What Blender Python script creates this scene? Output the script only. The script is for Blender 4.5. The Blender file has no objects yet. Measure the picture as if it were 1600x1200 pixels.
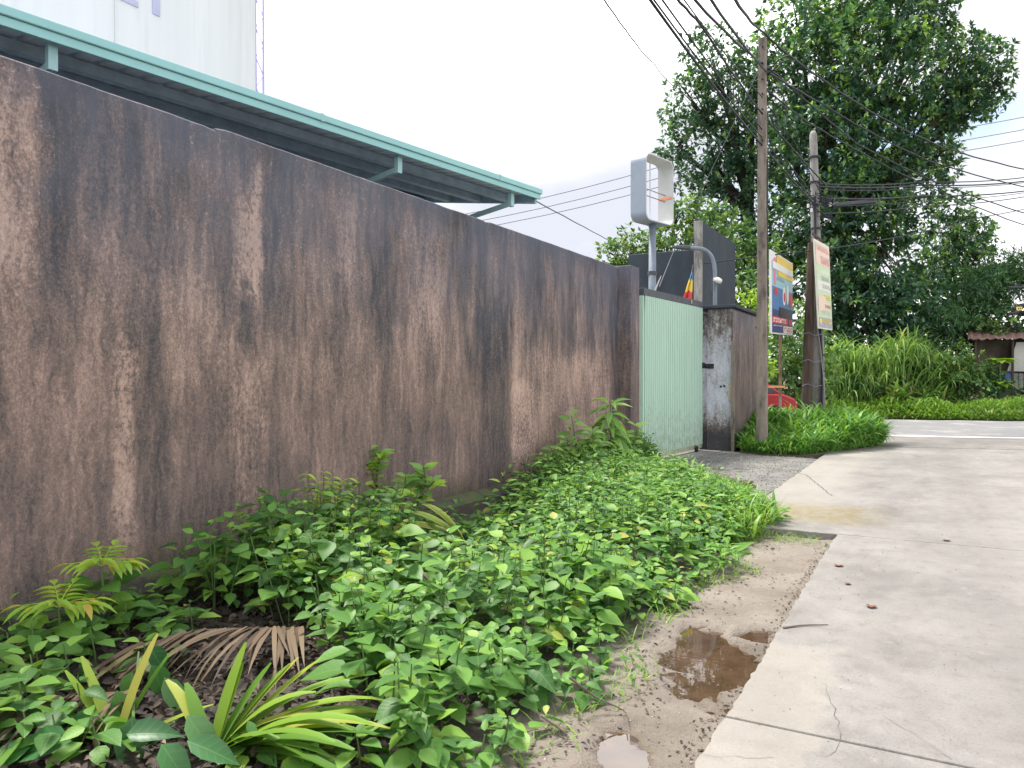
import bpy, math, random
import numpy as np
from mathutils import Vector, Matrix, noise as mnoise

# ------------------------------------------------------------------ camera, sky, sun, exposure
sc = bpy.context.scene
col = sc.collection
CAMZ = 1.5
YAW = math.radians(28.7)
cd = bpy.data.cameras.new('camera'); cam = bpy.data.objects.new('camera', cd); col.objects.link(cam)
cam.location = (0, 0, CAMZ); cam.rotation_euler = (math.radians(90 - 0.48), 0, YAW)
cd.sensor_width = 36; cd.lens = 27.0; cd.clip_end = 3000; cd.clip_start = 0.05
sc.camera = cam

SUN_EL, SUN_AZ = math.radians(66), math.radians(285)      # compass-style azimuth (0 = +Y, clockwise)
w = bpy.data.worlds.new('World'); sc.world = w; w.use_nodes = True
nt = w.node_tree; nt.nodes.clear()
out = nt.nodes.new('ShaderNodeOutputWorld'); bg = nt.nodes.new('ShaderNodeBackground')
sky = nt.nodes.new('ShaderNodeTexSky'); sky.sky_type = 'NISHITA'; sky.sun_disc = False
sky.sun_elevation = SUN_EL; sky.sun_rotation = SUN_AZ; sky.air_density = 1.2; sky.dust_density = 2.5
tc = nt.nodes.new('ShaderNodeTexCoord')
mp = nt.nodes.new('ShaderNodeMapping'); mp.inputs['Scale'].default_value = (1.0, 1.0, 2.6)
mp.inputs['Location'].default_value = (3.3, 1.1, -0.4)
n1 = nt.nodes.new('ShaderNodeTexNoise'); n1.inputs['Scale'].default_value = 2.1; n1.inputs['Detail'].default_value = 7; n1.inputs['Roughness'].default_value = 0.55
n2 = nt.nodes.new('ShaderNodeTexNoise'); n2.inputs['Scale'].default_value = 1.3; n2.inputs['Detail'].default_value = 6
r1 = nt.nodes.new('ShaderNodeValToRGB'); r1.color_ramp.elements[0].position = 0.33; r1.color_ramp.elements[1].position = 0.45
r2 = nt.nodes.new('ShaderNodeValToRGB')
r2.color_ramp.elements[0].position = 0.34; r2.color_ramp.elements[0].color = (0.27, 0.28, 0.315, 1)
r2.color_ramp.elements[1].position = 0.66; r2.color_ramp.elements[1].color = (1.0, 1.0, 1.0, 1)
e_ = r2.color_ramp.elements.new(0.50); e_.color = (0.42, 0.425, 0.44, 1)
ml = nt.nodes.new('ShaderNodeVectorMath'); ml.operation = 'SCALE'; ml.inputs['Scale'].default_value = 11.0
mx = nt.nodes.new('ShaderNodeMix'); mx.data_type = 'RGBA'
L = nt.links
L.new(tc.outputs['Generated'], mp.inputs['Vector']); L.new(mp.outputs[0], n1.inputs['Vector']); L.new(mp.outputs[0], n2.inputs['Vector'])
L.new(n1.outputs['Fac'], r1.inputs[0]); L.new(n2.outputs['Fac'], r2.inputs[0]); L.new(r2.outputs[0], ml.inputs[0])
L.new(r1.outputs[0], mx.inputs[0]); L.new(sky.outputs[0], mx.inputs[6]); L.new(ml.outputs[0], mx.inputs[7])
L.new(mx.outputs[2], bg.inputs['Color']); bg.inputs['Strength'].default_value = 0.1
L.new(bg.outputs[0], out.inputs['Surface'])
sd = bpy.data.lights.new('sun', 'SUN'); so = bpy.data.objects.new('sun', sd); col.objects.link(so)
sd.energy = 2.6; sd.angle = math.radians(16); sd.color = (1.0, 0.95, 0.87)
sv = Vector((math.sin(SUN_AZ) * math.cos(SUN_EL), math.cos(SUN_AZ) * math.cos(SUN_EL), math.sin(SUN_EL)))
so.rotation_euler = sv.to_track_quat('Z', 'Y').to_euler()
sc.view_settings.view_transform = 'Standard'; sc.view_settings.look = 'None'
sc.view_settings.exposure = 1.5; sc.view_settings.gamma = 1.0
sc.cycles.max_bounces = 6; sc.cycles.transparent_max_bounces = 4

# ------------------------------------------------------------------ helpers
rng = random.Random(7); nr = np.random.default_rng(7)
FW = Vector((-math.sin(YAW), math.cos(YAW), 0)); RT = Vector((math.cos(YAW), math.sin(YAW), 0))
def P(px, py, t):
    """world point at distance t (metres, along the optical axis) on the sight line of photo pixel px,py"""
    q = t * (FW + RT * ((px - 800) / 1200)); return Vector((q.x, q.y, CAMZ + t * (590 - py) / 1200))
def G(px, py, z=0.0):
    t = (CAMZ - z) * 1200 / (py - 590); return P(px, py, t)

def tag(o, label=None, cat=None, group=None, kind=None):
    if label: o['label'] = label
    if cat: o['category'] = cat
    if group: o['group'] = group
    if kind: o['kind'] = kind
    return o
def empty(name, loc, label, cat, group=None):
    o = bpy.data.objects.new(name, None); o.location = loc; o.empty_display_size = 0.2
    col.objects.link(o); return tag(o, label, cat, group)
def link(name, me, parent=None, M=None):
    o = bpy.data.objects.new(name, me); col.objects.link(o)
    if M is not None: o.matrix_basis = M
    if parent:
        o.parent = parent
        if parent.type == 'EMPTY': o.matrix_parent_inverse = Matrix.Translation(-parent.location)
    return o

class MB:
    """collects geometry in world coordinates"""
    def __init__(s): s.v = []; s.f = []; s.m = []
    def add(s, vs, fs, mi=0):
        b = len(s.v); s.v += [tuple(v) for v in vs]; s.f += [tuple(i + b for i in f) for f in fs]; s.m += [mi] * len(fs); return s
    def box(s, x0, x1, y0, y1, z0, z1, mi=0):
        return s.add([(x0,y0,z0),(x1,y0,z0),(x1,y1,z0),(x0,y1,z0),(x0,y0,z1),(x1,y0,z1),(x1,y1,z1),(x0,y1,z1)],
                     [(0,3,2,1),(4,5,6,7),(0,1,5,4),(1,2,6,5),(2,3,7,6),(3,0,4,7)], mi)
    def obox(s, o, a, b, c, mi=0):
        """box from corner o spanned by vectors a, b, c"""
        o, a, b, c = Vector(o), Vector(a), Vector(b), Vector(c)
        return s.add([o,o+a,o+a+b,o+b,o+c,o+a+c,o+a+b+c,o+b+c],
                     [(0,3,2,1),(4,5,6,7),(0,1,5,4),(1,2,6,5),(2,3,7,6),(3,0,4,7)], mi)
    def prism(s, poly, z0, z1, mi=0):
        n = len(poly)
        vs = [(p[0],p[1],z0) for p in poly] + [(p[0],p[1],z1) for p in poly]
        return s.add(vs, [tuple(range(n-1,-1,-1)), tuple(range(n,2*n))] + [(i,(i+1)%n,n+(i+1)%n,n+i) for i in range(n)], mi)
    def tube(s, pts, rad, n=8, mi=0, cap=True):
        pts = [Vector(p) for p in pts]
        rad = [float(r) for r in rad] if hasattr(rad, '__len__') else [float(rad)] * len(pts)
        b = len(s.v); up = Vector((0,0,1))
        for i, p in enumerate(pts):
            d = (pts[min(i+1,len(pts)-1)] - pts[max(i-1,0)]).normalized()
            u = d.cross(up) if abs(d.z) < 0.95 else d.cross(Vector((0,1,0)))
            u.normalize(); vv = d.cross(u)
            for k in range(n):
                a = 2*math.pi*(k+.5)/n
                s.v.append(tuple(p + rad[i]*(math.cos(a)*u + math.sin(a)*vv)))
        for i in range(len(pts)-1):
            for k in range(n):
                s.f.append((b+i*n+k, b+i*n+(k+1)%n, b+(i+1)*n+(k+1)%n, b+(i+1)*n+k)); s.m.append(mi)
        if cap:
            s.f.append(tuple(b+k for k in range(n-1,-1,-1))); s.m.append(mi)
            s.f.append(tuple(b+(len(pts)-1)*n+k for k in range(n))); s.m.append(mi)
        return s
    def mesh(s, name, mats, smooth=False):
        me = bpy.data.meshes.new(name); me.from_pydata(s.v, [], s.f)
        for m in (mats if isinstance(mats, (list, tuple)) else [mats]): me.materials.append(m)
        me.polygons.foreach_set('material_index', s.m)
        if smooth: me.polygons.foreach_set('use_smooth', [True]*len(s.f))
        me.update(); return me
    def build(s, name, mats, parent=None, smooth=False, bevel=0):
        o = link(name, s.mesh(name, mats, smooth), parent)
        if bevel:
            b = o.modifiers.new('bevel', 'BEVEL'); b.width = bevel; b.segments = 2; b.limit_method = 'ANGLE'; b.angle_limit = math.radians(40)
        return o

def catmull(pts, n=8):
    pts = [Vector(p) for p in pts]; q = [2*pts[0]-pts[1]] + pts + [2*pts[-1]-pts[-2]]; r = []
    for i in range(1, len(q)-2):
        for k in range(n):
            t = k/n; a,b,c,d = q[i-1],q[i],q[i+1],q[i+2]
            r.append(.5*((2*b)+(c-a)*t+(2*a-5*b+4*c-d)*t*t+(3*b-a-3*c+d)*t**3))
    return r + [pts[-1]]

# ------------------------------------------------------------------ materials
class NT:
    def __init__(s, name):
        s.mat = bpy.data.materials.new(name); s.mat.use_nodes = True; s.t = s.mat.node_tree
        s.bs = s.t.nodes['Principled BSDF']; s.outn = s.t.nodes['Material Output']
        s.obj = s.t.nodes.new('ShaderNodeTexCoord').outputs['Object']
    def link(s, a, b): s.t.links.new(a, b)
    def put(s, sock, v):
        if hasattr(v, 'is_linked') or isinstance(v, bpy.types.NodeSocket): s.link(v, sock)
        elif v is not None:
            if hasattr(sock.default_value, '__len__') and hasattr(v, '__len__'):
                n = len(sock.default_value); sock.default_value = (tuple(v) + (1,))[:n] if len(v) < n else tuple(v)[:n]
            else: sock.default_value = v
    def math(s, op, a, b=None, c=None, clamp=False):
        n = s.t.nodes.new('ShaderNodeMath'); n.operation = op; n.use_clamp = clamp
        s.put(n.inputs[0], a)
        if b is not None: s.put(n.inputs[1], b)
        if c is not None: s.put(n.inputs[2], c)
        return n.outputs[0]
    def sep(s, v):
        n = s.t.nodes.new('ShaderNodeSeparateXYZ'); s.link(v, n.inputs[0]); return n.outputs
    def comb(s, x, y, z):
        n = s.t.nodes.new('ShaderNodeCombineXYZ')
        for i, v in enumerate((x, y, z)): s.put(n.inputs[i], v)
        return n.outputs[0]
    def noise(s, vec, scale, detail=4, rough=.55, dist=0):
        n = s.t.nodes.new('ShaderNodeTexNoise'); s.put(n.inputs['Vector'], vec)
        n.inputs['Scale'].default_value = scale; n.inputs['Detail'].default_value = detail
        n.inputs['Roughness'].default_value = rough; n.inputs['Distortion'].default_value = dist
        return n.outputs['Fac']
    def ramp(s, fac, stops):
        n = s.t.nodes.new('ShaderNodeValToRGB'); s.link(fac, n.inputs[0]); e = n.color_ramp.elements
        while len(e) < len(stops): e.new(0.5)
        for i, (p, c) in enumerate(stops):
            e[i].position = p; e[i].color = (c, c, c, 1) if not hasattr(c, '__len__') else tuple(c) + (1,)
        return n.outputs[0]
    def mix(s, f, a, b, mode='MIX'):
        n = s.t.nodes.new('ShaderNodeMix'); n.data_type = 'RGBA'; n.blend_type = mode
        s.put(n.inputs[0], f); s.put(n.inputs[6], a); s.put(n.inputs[7], b); return n.outputs[2]
    def sstep(s, v, lo, hi):
        n = s.t.nodes.new('ShaderNodeMapRange'); n.interpolation_type = 'SMOOTHSTEP'; s.put(n.inputs[0], v)
        n.inputs[1].default_value = lo; n.inputs[2].default_value = hi; return n.outputs[0]
    def window(s, v, a, b, soft):
        return s.math('MULTIPLY', s.sstep(v, a-soft, a+soft), s.math('SUBTRACT', 1.0, s.sstep(v, b-soft, b+soft)))
    def bump(s, h, strength=.3, dist=.02):
        n = s.t.nodes.new('ShaderNodeBump'); n.inputs['Strength'].default_value = strength; n.inputs['Distance'].default_value = dist
        s.link(h, n.inputs['Height']); s.link(n.outputs[0], s.bs.inputs['Normal'])
    def set(s, color=None, rough=None, metal=None, spec=None):
        if color is not None: s.put(s.bs.inputs['Base Color'], color)
        if rough is not None: s.put(s.bs.inputs['Roughness'], rough)
        if metal is not None: s.put(s.bs.inputs['Metallic'], metal)
        if spec is not None: s.put(s.bs.inputs['Specular IOR Level'], spec)
        return s.mat

def simple(name, c, rough=.6, metal=0, var=.25, scale=6, stretch=(1,1,1), spec=.4, dirt=None, dscale=3):
    m = NT(name)
    mpn = m.t.nodes.new('ShaderNodeMapping'); mpn.inputs['Scale'].default_value = stretch; m.link(m.obj, mpn.inputs[0]); v = mpn.outputs[0]
    a = m.noise(v, scale, 6, .65); lo = [x*(1-var) for x in c]; hi = [min(1, x*(1+var)) for x in c]
    cc = m.ramp(a, [(.3, lo), (.7, hi)])
    if dirt:
        b = m.noise(v, dscale, 7, .7); cc = m.mix(m.sstep(b, .5, .68), cc, dirt)
    m.bump(m.noise(v, scale*8, 4), .15, .01)
    return m.set(cc, rough, metal, spec)

def wall_mat(name, feat=True, light=(.60,.425,.355), lo=.37, hi=.66):
    m = NT(name); X, Y, Z = m.sep(m.obj)[0:3]
    al = m.math('ADD', Y, X)                               # run along the wall
    al2 = m.math('ADD', al, 4.72)
    wp_ = m.math('MULTIPLY', m.math('SUBTRACT', m.noise(m.obj, 3.5, 5, .65), .5), .16)       # runs wander a little
    aw = m.math('ADD', al, wp_)
    s1 = m.noise(m.comb(aw, m.math('MULTIPLY', Z, .20), 3.0), 2.6, 6, .62)
    s2 = m.noise(m.comb(aw, m.math('MULTIPLY', Z, .16), m.math('MULTIPLY', m.sstep(Z, .8, 1.6), .12)), 9.5, 5, .65)
    bl = m.noise(m.obj, 1.3, 6, .6)
    fl = m.noise(m.comb(m.math('MULTIPLY', al, 1.25), m.math('MULTIPLY', Z, .8), 1.0), 26, 6, .72)
    gr = m.noise(m.obj, 120, 3, .7)
    f2 = m.noise(m.comb(m.math('MULTIPLY', al, 1.1), m.math('MULTIPLY', Z, .85), 5.0), 60, 5, .75)
    v = m.math('ADD', m.math('ADD', .5*.46, m.math('MULTIPLY', m.math('SUBTRACT', s1, .5), m.math('ADD', .25, m.math('MULTIPLY', m.sstep(Z, .9, 2.4), .21)))), m.math('MULTIPLY', s2, m.math('ADD', .15, m.math('MULTIPLY', m.sstep(Z, .9, 2.6), .20))))
    v = m.math('ADD', v, m.math('MULTIPLY', bl, .16))
    rg = m.math('ADD', .12, m.math('MULTIPLY', m.sstep(Z, .6, 2.4), .20))          # flaking grows towards the coping
    v = m.math('ADD', v, m.math('MULTIPLY', m.math('SUBTRACT', fl, .5), rg))
    v = m.math('ADD', v, m.math('MULTIPLY', m.math('SUBTRACT', f2, .5), rg))
    v = m.math('ADD', v, m.math('MULTIPLY', gr, .13))
    s3 = m.noise(m.comb(aw, m.math('MULTIPLY', Z, .10), 12.0), 24, 5, .7)                # fine drip lines
    v = m.math('ADD', v, m.math('MULTIPLY', m.math('SUBTRACT', s3, .5), .26))
    v = m.math('ADD', v, m.math('ADD', .03, m.math('MULTIPLY', m.noise(m.obj, 38, 5, .8, 1.2), .24)))
    v = m.math('SUBTRACT', v, .02)
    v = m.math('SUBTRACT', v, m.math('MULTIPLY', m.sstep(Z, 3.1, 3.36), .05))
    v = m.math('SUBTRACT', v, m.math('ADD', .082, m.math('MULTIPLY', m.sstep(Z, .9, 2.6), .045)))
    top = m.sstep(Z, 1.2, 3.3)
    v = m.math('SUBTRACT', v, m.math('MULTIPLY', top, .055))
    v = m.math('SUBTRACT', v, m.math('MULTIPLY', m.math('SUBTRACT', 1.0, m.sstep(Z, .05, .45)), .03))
    if feat:
        wob = m.math('MULTIPLY', m.math('SUBTRACT', m.noise(m.obj, 5, 5, .7), .5), .55)
        wz = m.math('ADD', Z, m.math('MULTIPLY', wob, 1.5)); wy = m.math('ADD', al2, m.math('MULTIPLY', wob, .35))
        for (a, b, z0, z1, amt, sf) in ((4.19,4.40,2.3,2.95,.15,.03),(4.36,4.45,1.9,3.3,.10,.02),(4.22,4.36,2.95,3.25,-.12,.04),(4.30,4.42,1.9,3.3,.07,.05),(4.15,4.5,.3,1.7,.055,.05),
                                        (8.62,9.25,.35,1.5,.12,.08),(9.3,11.9,.5,1.9,.05,.2),(3.17,3.32,.3,1.75,.10,.03),(2.35,2.65,2.3,3.2,.07,.1),
                                        (7.85,8.58,.2,2.4,-.07,.07),(4.2,4.46,1.75,2.2,-.09,.04),(3.36,3.6,.4,1.9,-.055,.05),(2.72,2.85,2.2,3.3,-.06,.05),
                                        (12.1,12.42,.8,3.3,-.08,.08),(9.2,12.3,1.9,3.5,-.07,.25),(5.6,6.3,2.0,3.5,-.06,.15),(7.1,8.5,1.6,3.5,-.06,.2),(2.68,2.95,1.6,3.4,-.07,.05),(3.6,4.1,2.2,3.5,-.05,.12),(4.5,5.3,1.9,3.4,-.06,.15),(6.6,7.0,1.9,3.1,.09,.1),(5.35,5.6,2.4,3.2,.09,.05),(9.6,9.9,2.3,3.2,.08,.06),(7.6,7.75,2.2,3.2,.07,.04),(4.5,4.75,.4,3.2,-.04,.06)):
            f = m.math('MULTIPLY', m.math('MULTIPLY', m.window(wy, a, b, sf*1.6), m.window(wz, z0, z1, .25)), m.sstep(m.math('ADD', fl, m.math('MULTIPLY', bl, .5)), .55, .85))
            amt *= 1.25
            v = m.math('ADD', v, m.math('MULTIPLY', f, amt))
    k = hi - lo
    c = m.ramp(v, [(lo, (.060,.060,.070)), (lo+.22*k, (.125,.102,.097)), (lo+.50*k, (.240,.172,.150)), (lo+.80*k, (.43,.30,.252)), (hi+.06, light)])
    # blue-grey mould mixed with painted-in lens glare, thickest near the coping
    c = m.mix(m.math('MULTIPLY', m.math('MULTIPLY', m.sstep(Z, 1.3, 3.5), .66), m.sstep(bl, .2, .58)), c, (.145,.155,.205))
    # pale lime flakes in the upper half
    flk = m.math('MULTIPLY', m.sstep(m.math('ADD', m.math('MULTIPLY', fl, .55), m.math('MULTIPLY', f2, .45)), .545, .60), m.math('MULTIPLY', m.sstep(Z, .9, 2.6), m.sstep(s1, .40, .58)))
    c = m.mix(m.math('MULTIPLY', m.math('MULTIPLY', flk, m.sstep(s2, .42, .6)), .7), c, (.50,.42,.385))
    # green algae at the foot
    ft = m.math('MULTIPLY', m.math('SUBTRACT', 1.0, m.sstep(Z, .05, .5)), m.sstep(bl, .42, .62))
    c = m.mix(m.math('MULTIPLY', ft, .6), c, (.06,.075,.035))
    m.bump(m.math('ADD', m.math('MULTIPLY', fl, .6), m.math('MULTIPLY', gr, .4)), .45, .012)
    return m.set(c, .93, 0, .2)

M = {}
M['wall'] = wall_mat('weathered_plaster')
M['pillar'] = wall_mat('weathered_pillar', False, lo=.41, hi=.72)
def white_stained():
    m = NT('mouldy_whitewash'); X, Y, Z = m.sep(m.obj)[0:3]; al = m.math('ADD', Y, X)
    a = m.noise(m.comb(al, m.math('MULTIPLY', Z, .35), 2), 9, 7, .75); b = m.noise(m.obj, 22, 6, .75); g = m.noise(m.obj, 2, 3)
    v = m.math('ADD', m.math('MULTIPLY', a, .6), m.math('MULTIPLY', b, .4))
    v = m.math('SUBTRACT', v, m.math('MULTIPLY', m.sstep(Z, 1.7, 2.95), .17))
    v = m.math('SUBTRACT', v, m.math('MULTIPLY', m.math('SUBTRACT', 1.0, m.sstep(Z, .15, .9)), .30))
    c = m.ramp(v, [(.24, (.05,.05,.053)), (.36, (.15,.132,.12)), (.44, (.36,.36,.38)), (.54, (.50,.53,.59))])
    m.bump(v, .4, .01); return m.set(c, .85, 0, .3)
M['whitewash'] = white_stained()
M['dark_wall'] = simple('soot_dark_render', (.045,.057,.073), .9, var=.2, scale=1.6, stretch=(1,1,.5), dirt=(.065,.075,.085), dscale=1.3)
M['concrete_old'] = simple('old_grey_concrete', (.30,.29,.27), .9, var=.35, scale=5, stretch=(2,2,.4), dirt=(.13,.125,.12))
def slab_mat():
    m = NT('worn_concrete'); X, Y, Z = m.sep(m.obj)[0:3]
    a = m.noise(m.obj, .9, 7, .68); b = m.noise(m.obj, 7, 8, .78); g = m.noise(m.obj, 75, 4, .7)
    dr = m.noise(m.comb(m.math('MULTIPLY', X, 1), m.math('MULTIPLY', Y, .22), 0), 3.2, 5, .6)
    c = m.ramp(m.math('ADD', m.math('MULTIPLY', a, .6), m.math('MULTIPLY', dr, .4)), [(.33, (.155,.146,.138)), (.48, (.225,.212,.20)), (.66, (.29,.276,.26))])
    c = m.mix(m.math('MULTIPLY', m.sstep(b, .48, .66), .5), c, (.155,.138,.122))
    c = m.mix(m.math('MULTIPLY', m.sstep(b, .44, .34), .5), c, (.335,.315,.285))
    c = m.mix(m.math('MULTIPLY', m.sstep(g, .55, .66), .55), c, (.105,.095,.085))
    tyre = m.math('MULTIPLY', m.math('ADD', m.window(X, .15, .55, .15), m.window(X, 1.7, 2.1, .15)), m.sstep(dr, .4, .6)); c = m.mix(m.math('MULTIPLY', tyre, .3), c, (.12,.11,.105))
    c = m.mix(m.math('MULTIPLY', m.sstep(g, .38, .30), .4), c, (.42,.40,.37))
    wob = m.math('MULTIPLY', m.math('SUBTRACT', m.noise(m.obj, 2.2, 4), .5), .5)
    wx = m.math('ADD', X, wob)
    # bleached strip along the broken edge
    pale = m.math('MULTIPLY', m.window(wx, -1.2, -.43, .03), m.window(m.math('ADD', Y, wob), 1.0, 4.55, .06))
    c = m.mix(m.math('MULTIPLY', pale, .36), c, (.34,.31,.26))
    # silt stain where water runs off the apron
    st = m.math('MULTIPLY', m.window(wx, -1.75, -.55, .3), m.window(m.math('ADD', Y, wob), 8.5, 9.7, .35))
    c = m.mix(m.math('MULTIPLY', st, m.sstep(b, .3, .6)), c, (.19,.155,.075))
    c = m.mix(m.math('MULTIPLY', m.math('MULTIPLY', m.window(wx, -2.2, -1.0, .25), m.window(Y, 9.4, 18, .8)), .5), c, (.30,.278,.245))
    m.bump(m.math('ADD', m.math('MULTIPLY', g, .7), b), .5, .01)
    return m.set(c, m.math('ADD', .4, m.math('MULTIPLY', a, .6)), 0, .35)
M['slab'] = slab_mat()
def mud_mat():
    m = NT('wet_sandy_mud'); X, Y, Z = m.sep(m.obj)[0:3]
    a = m.noise(m.obj, 1.6, 6, .6); b = m.noise(m.obj, 14, 6, .7); g = m.noise(m.obj, 90, 4, .7)
    c = m.ramp(a, [(.32, (.165,.136,.11)), (.5, (.245,.207,.172)), (.68, (.30,.262,.222))])
    c = m.mix(m.math('MULTIPLY', m.sstep(b, .52, .7), .5), c, (.19,.145,.11))
    c = m.mix(m.math('MULTIPLY', m.sstep(g, .58, .7), .55), c, (.12,.095,.075))
    wet = m.math('SUBTRACT', 1.0, m.sstep(Z, -.094, -.072))
    c = m.mix(m.math('MULTIPLY', wet, .55), c, (.16,.115,.08))
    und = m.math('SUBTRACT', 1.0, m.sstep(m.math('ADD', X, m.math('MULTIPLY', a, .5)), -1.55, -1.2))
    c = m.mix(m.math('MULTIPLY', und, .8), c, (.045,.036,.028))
    m.bump(m.math('ADD', m.math('MULTIPLY', g, .5), b), 1.0, .03)
    return m.set(c, m.math('SUBTRACT', .75, m.math('MULTIPLY', wet, .55)), 0, .5)
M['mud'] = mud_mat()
def water_mat():
    m = NT('muddy_water'); c = m.ramp(m.noise(m.obj, 6, 4), [(.35, (.05,.029,.017)), (.65, (.085,.053,.032))])
    m.bump(m.noise(m.obj, 9, 2), .03, .01); return m.set(c, .02, 0, 1.0)
M['water'] = water_mat()
M['gravel'] = simple('grey_gravel_apron', (.15,.145,.138), .9, var=.35, scale=3, dirt=(.22,.205,.18), dscale=1.2)
M['asphalt'] = simple('pale_worn_asphalt', (.185,.184,.19), .85, var=.12, scale=2, stretch=(1,1,1), dirt=(.33,.32,.31), dscale=.7)
M['shoulder'] = simple('patchy_shoulder', (.19,.178,.165), .9, var=.25, scale=2.2, dirt=(.17,.155,.145), dscale=1.5)
M['paint'] = simple('road_paint', (.78,.77,.74), .7, var=.12, scale=8)
M['soil'] = simple('dark_soil', (.10,.085,.055), .95, var=.4, scale=1.5, dirt=(.07,.10,.04), dscale=.8)
M['crack'] = simple('crack_dirt', (.10,.09,.08), .95)
M['mint'] = simple('mint_gutter_paint', (.31,.59,.60), .45, var=.06, scale=1.5)
M['steel_mint'] = simple('mint_bracket_paint', (.34,.55,.58), .5, var=.1, scale=4)
M['roofsheet'] = simple('roof_sheet_underside', (.56,.68,.78), .5, var=.12, scale=2)  # pale blue: lens glare under the eaves put into the sheet colour
M['purlin'] = simple('purlin_steel', (.36,.48,.60), .6, var=.2)  # blued and lightened with the same painted-in glare
M['shedwall'] = simple('factory_wall', (.40,.53,.66), .8, var=.2, scale=2)  # bluish wall colour also carries the lens glare
M['hoarding'] = simple('hoarding_sheet', (.74,.76,.77), .6, var=.05, scale=.4, stretch=(1,3,.15), dirt=(.66,.68,.69), dscale=1.2)
M['lavender'] = simple('lavender_paint', (.48,.49,.66), .6, var=.05)
M['mastpaint'] = simple('mast_paint', (.45,.40,.72), .5, var=.1)
def gate_mat():
    m = NT('pale_green_gate_paint'); X, Y, Z = m.sep(m.obj)[0:3]
    a = m.noise(m.comb(m.math('MULTIPLY', Y, 3.0), m.math('MULTIPLY', Z, .4), 0), 2, 6, .65); b = m.noise(m.obj, 9, 6, .7)
    c = m.ramp(a, [(.3, (.42,.59,.49)), (.7, (.48,.66,.55))])
    c = m.mix(m.math('MULTIPLY', m.sstep(m.math('SUBTRACT', b, m.math('MULTIPLY', Z, .22)), .28, .62), .6), c, (.26,.25,.17))
    c = m.mix(m.math('MULTIPLY', m.sstep(b, .66, .74), .5), c, (.25,.17,.10)); m.bump(m.noise(m.obj, 3, 3), .15, .03)
    return m.set(c, .5, 0, .4)
M['gate'] = gate_mat()
M['gateframe'] = simple('gate_frame_steel', (.075,.085,.10), .6, var=.3)
M['gatesill'] = simple('gate_bottom_rail', (.33,.36,.24), .7, var=.3, scale=5)
M['blackmetal'] = simple('black_metal', (.022,.023,.026), .55, var=.3)
M['rubber'] = simple('tyre_rubber', (.02,.02,.02), .8)
M['greypipe'] = simple('grey_pipe_paint', (.20,.235,.29), .5, var=.15)
M['signshell'] = simple('lightbox_shell', (.33,.375,.45), .5, var=.12, scale=3, dirt=(.27,.31,.38))
M['signinner'] = simple('lightbox_inner', (.55,.56,.56), .6, var=.1, scale=3)
M['orange'] = simple('orange_tape', (.75,.30,.16), .6)
M['polewood'] = simple('weathered_concrete_pole', (.22,.185,.155), .9, var=.35, scale=4, stretch=(2,2,.6), dirt=(.10,.082,.07), dscale=3)
M['polegrey'] = simple('grey_concrete_pole', (.26,.25,.24), .9, var=.3, scale=4, stretch=(2,2,.5), dirt=(.12,.11,.10), dscale=3)
M['darkwood'] = simple('dark_timber', (.075,.052,.042), .9, var=.4, scale=5, stretch=(3,3,.3))
M['cable'] = simple('cable_sheath', (.018,.02,.03), .6, var=.2)
M['cablegrey'] = simple('grey_wire', (.16,.17,.22), .6, var=.2)
M['rust'] = simple('rusted_sheet', (.20,.115,.095), .85, var=.4, scale=3, dirt=(.31,.27,.25), dscale=2)
M['shackwall'] = simple('brown_sacking', (.085,.068,.052), .95, var=.4, scale=2.5)
M['tarp'] = simple('faded_tarp', (.42,.42,.38), .7, var=.12, scale=2)
M['plank'] = simple('grey_plank', (.20,.20,.185), .9, var=.3, stretch=(4,4,.5))
M['bluetarp'] = simple('blue_plastic', (.05,.12,.28), .5)
for nme, c in dict(p_white=(.78,.78,.76), p_yellow=(.80,.58,.07), p_pink=(.75,.22,.33), p_cyan=(.30,.58,.66), p_blue=(.08,.20,.42), p_red=(.62,.05,.06),
                   p_black=(.03,.03,.04), p_navy=(.05,.06,.16), p_pale=(.66,.66,.58), p_palered=(.72,.36,.30), p_palegreen=(.50,.62,.38), p_grey=(.32,.33,.36), p_purple=(.35,.22,.45), p_salmon=(.74,.55,.45)).items():
    M[nme] = simple(nme, c, .5, var=.06)
M['carred'] = simple('red_car_paint', (.36,.03,.035), .25, var=.05); M['glass'] = simple('tinted_glass', (.05,.07,.085), .08, spec=.8)
M['chrome'] = simple('wheel_metal', (.5,.5,.5), .3, metal=.8); M['lampglass'] = simple('lamp_lens', (.75,.72,.68), .2)

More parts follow.
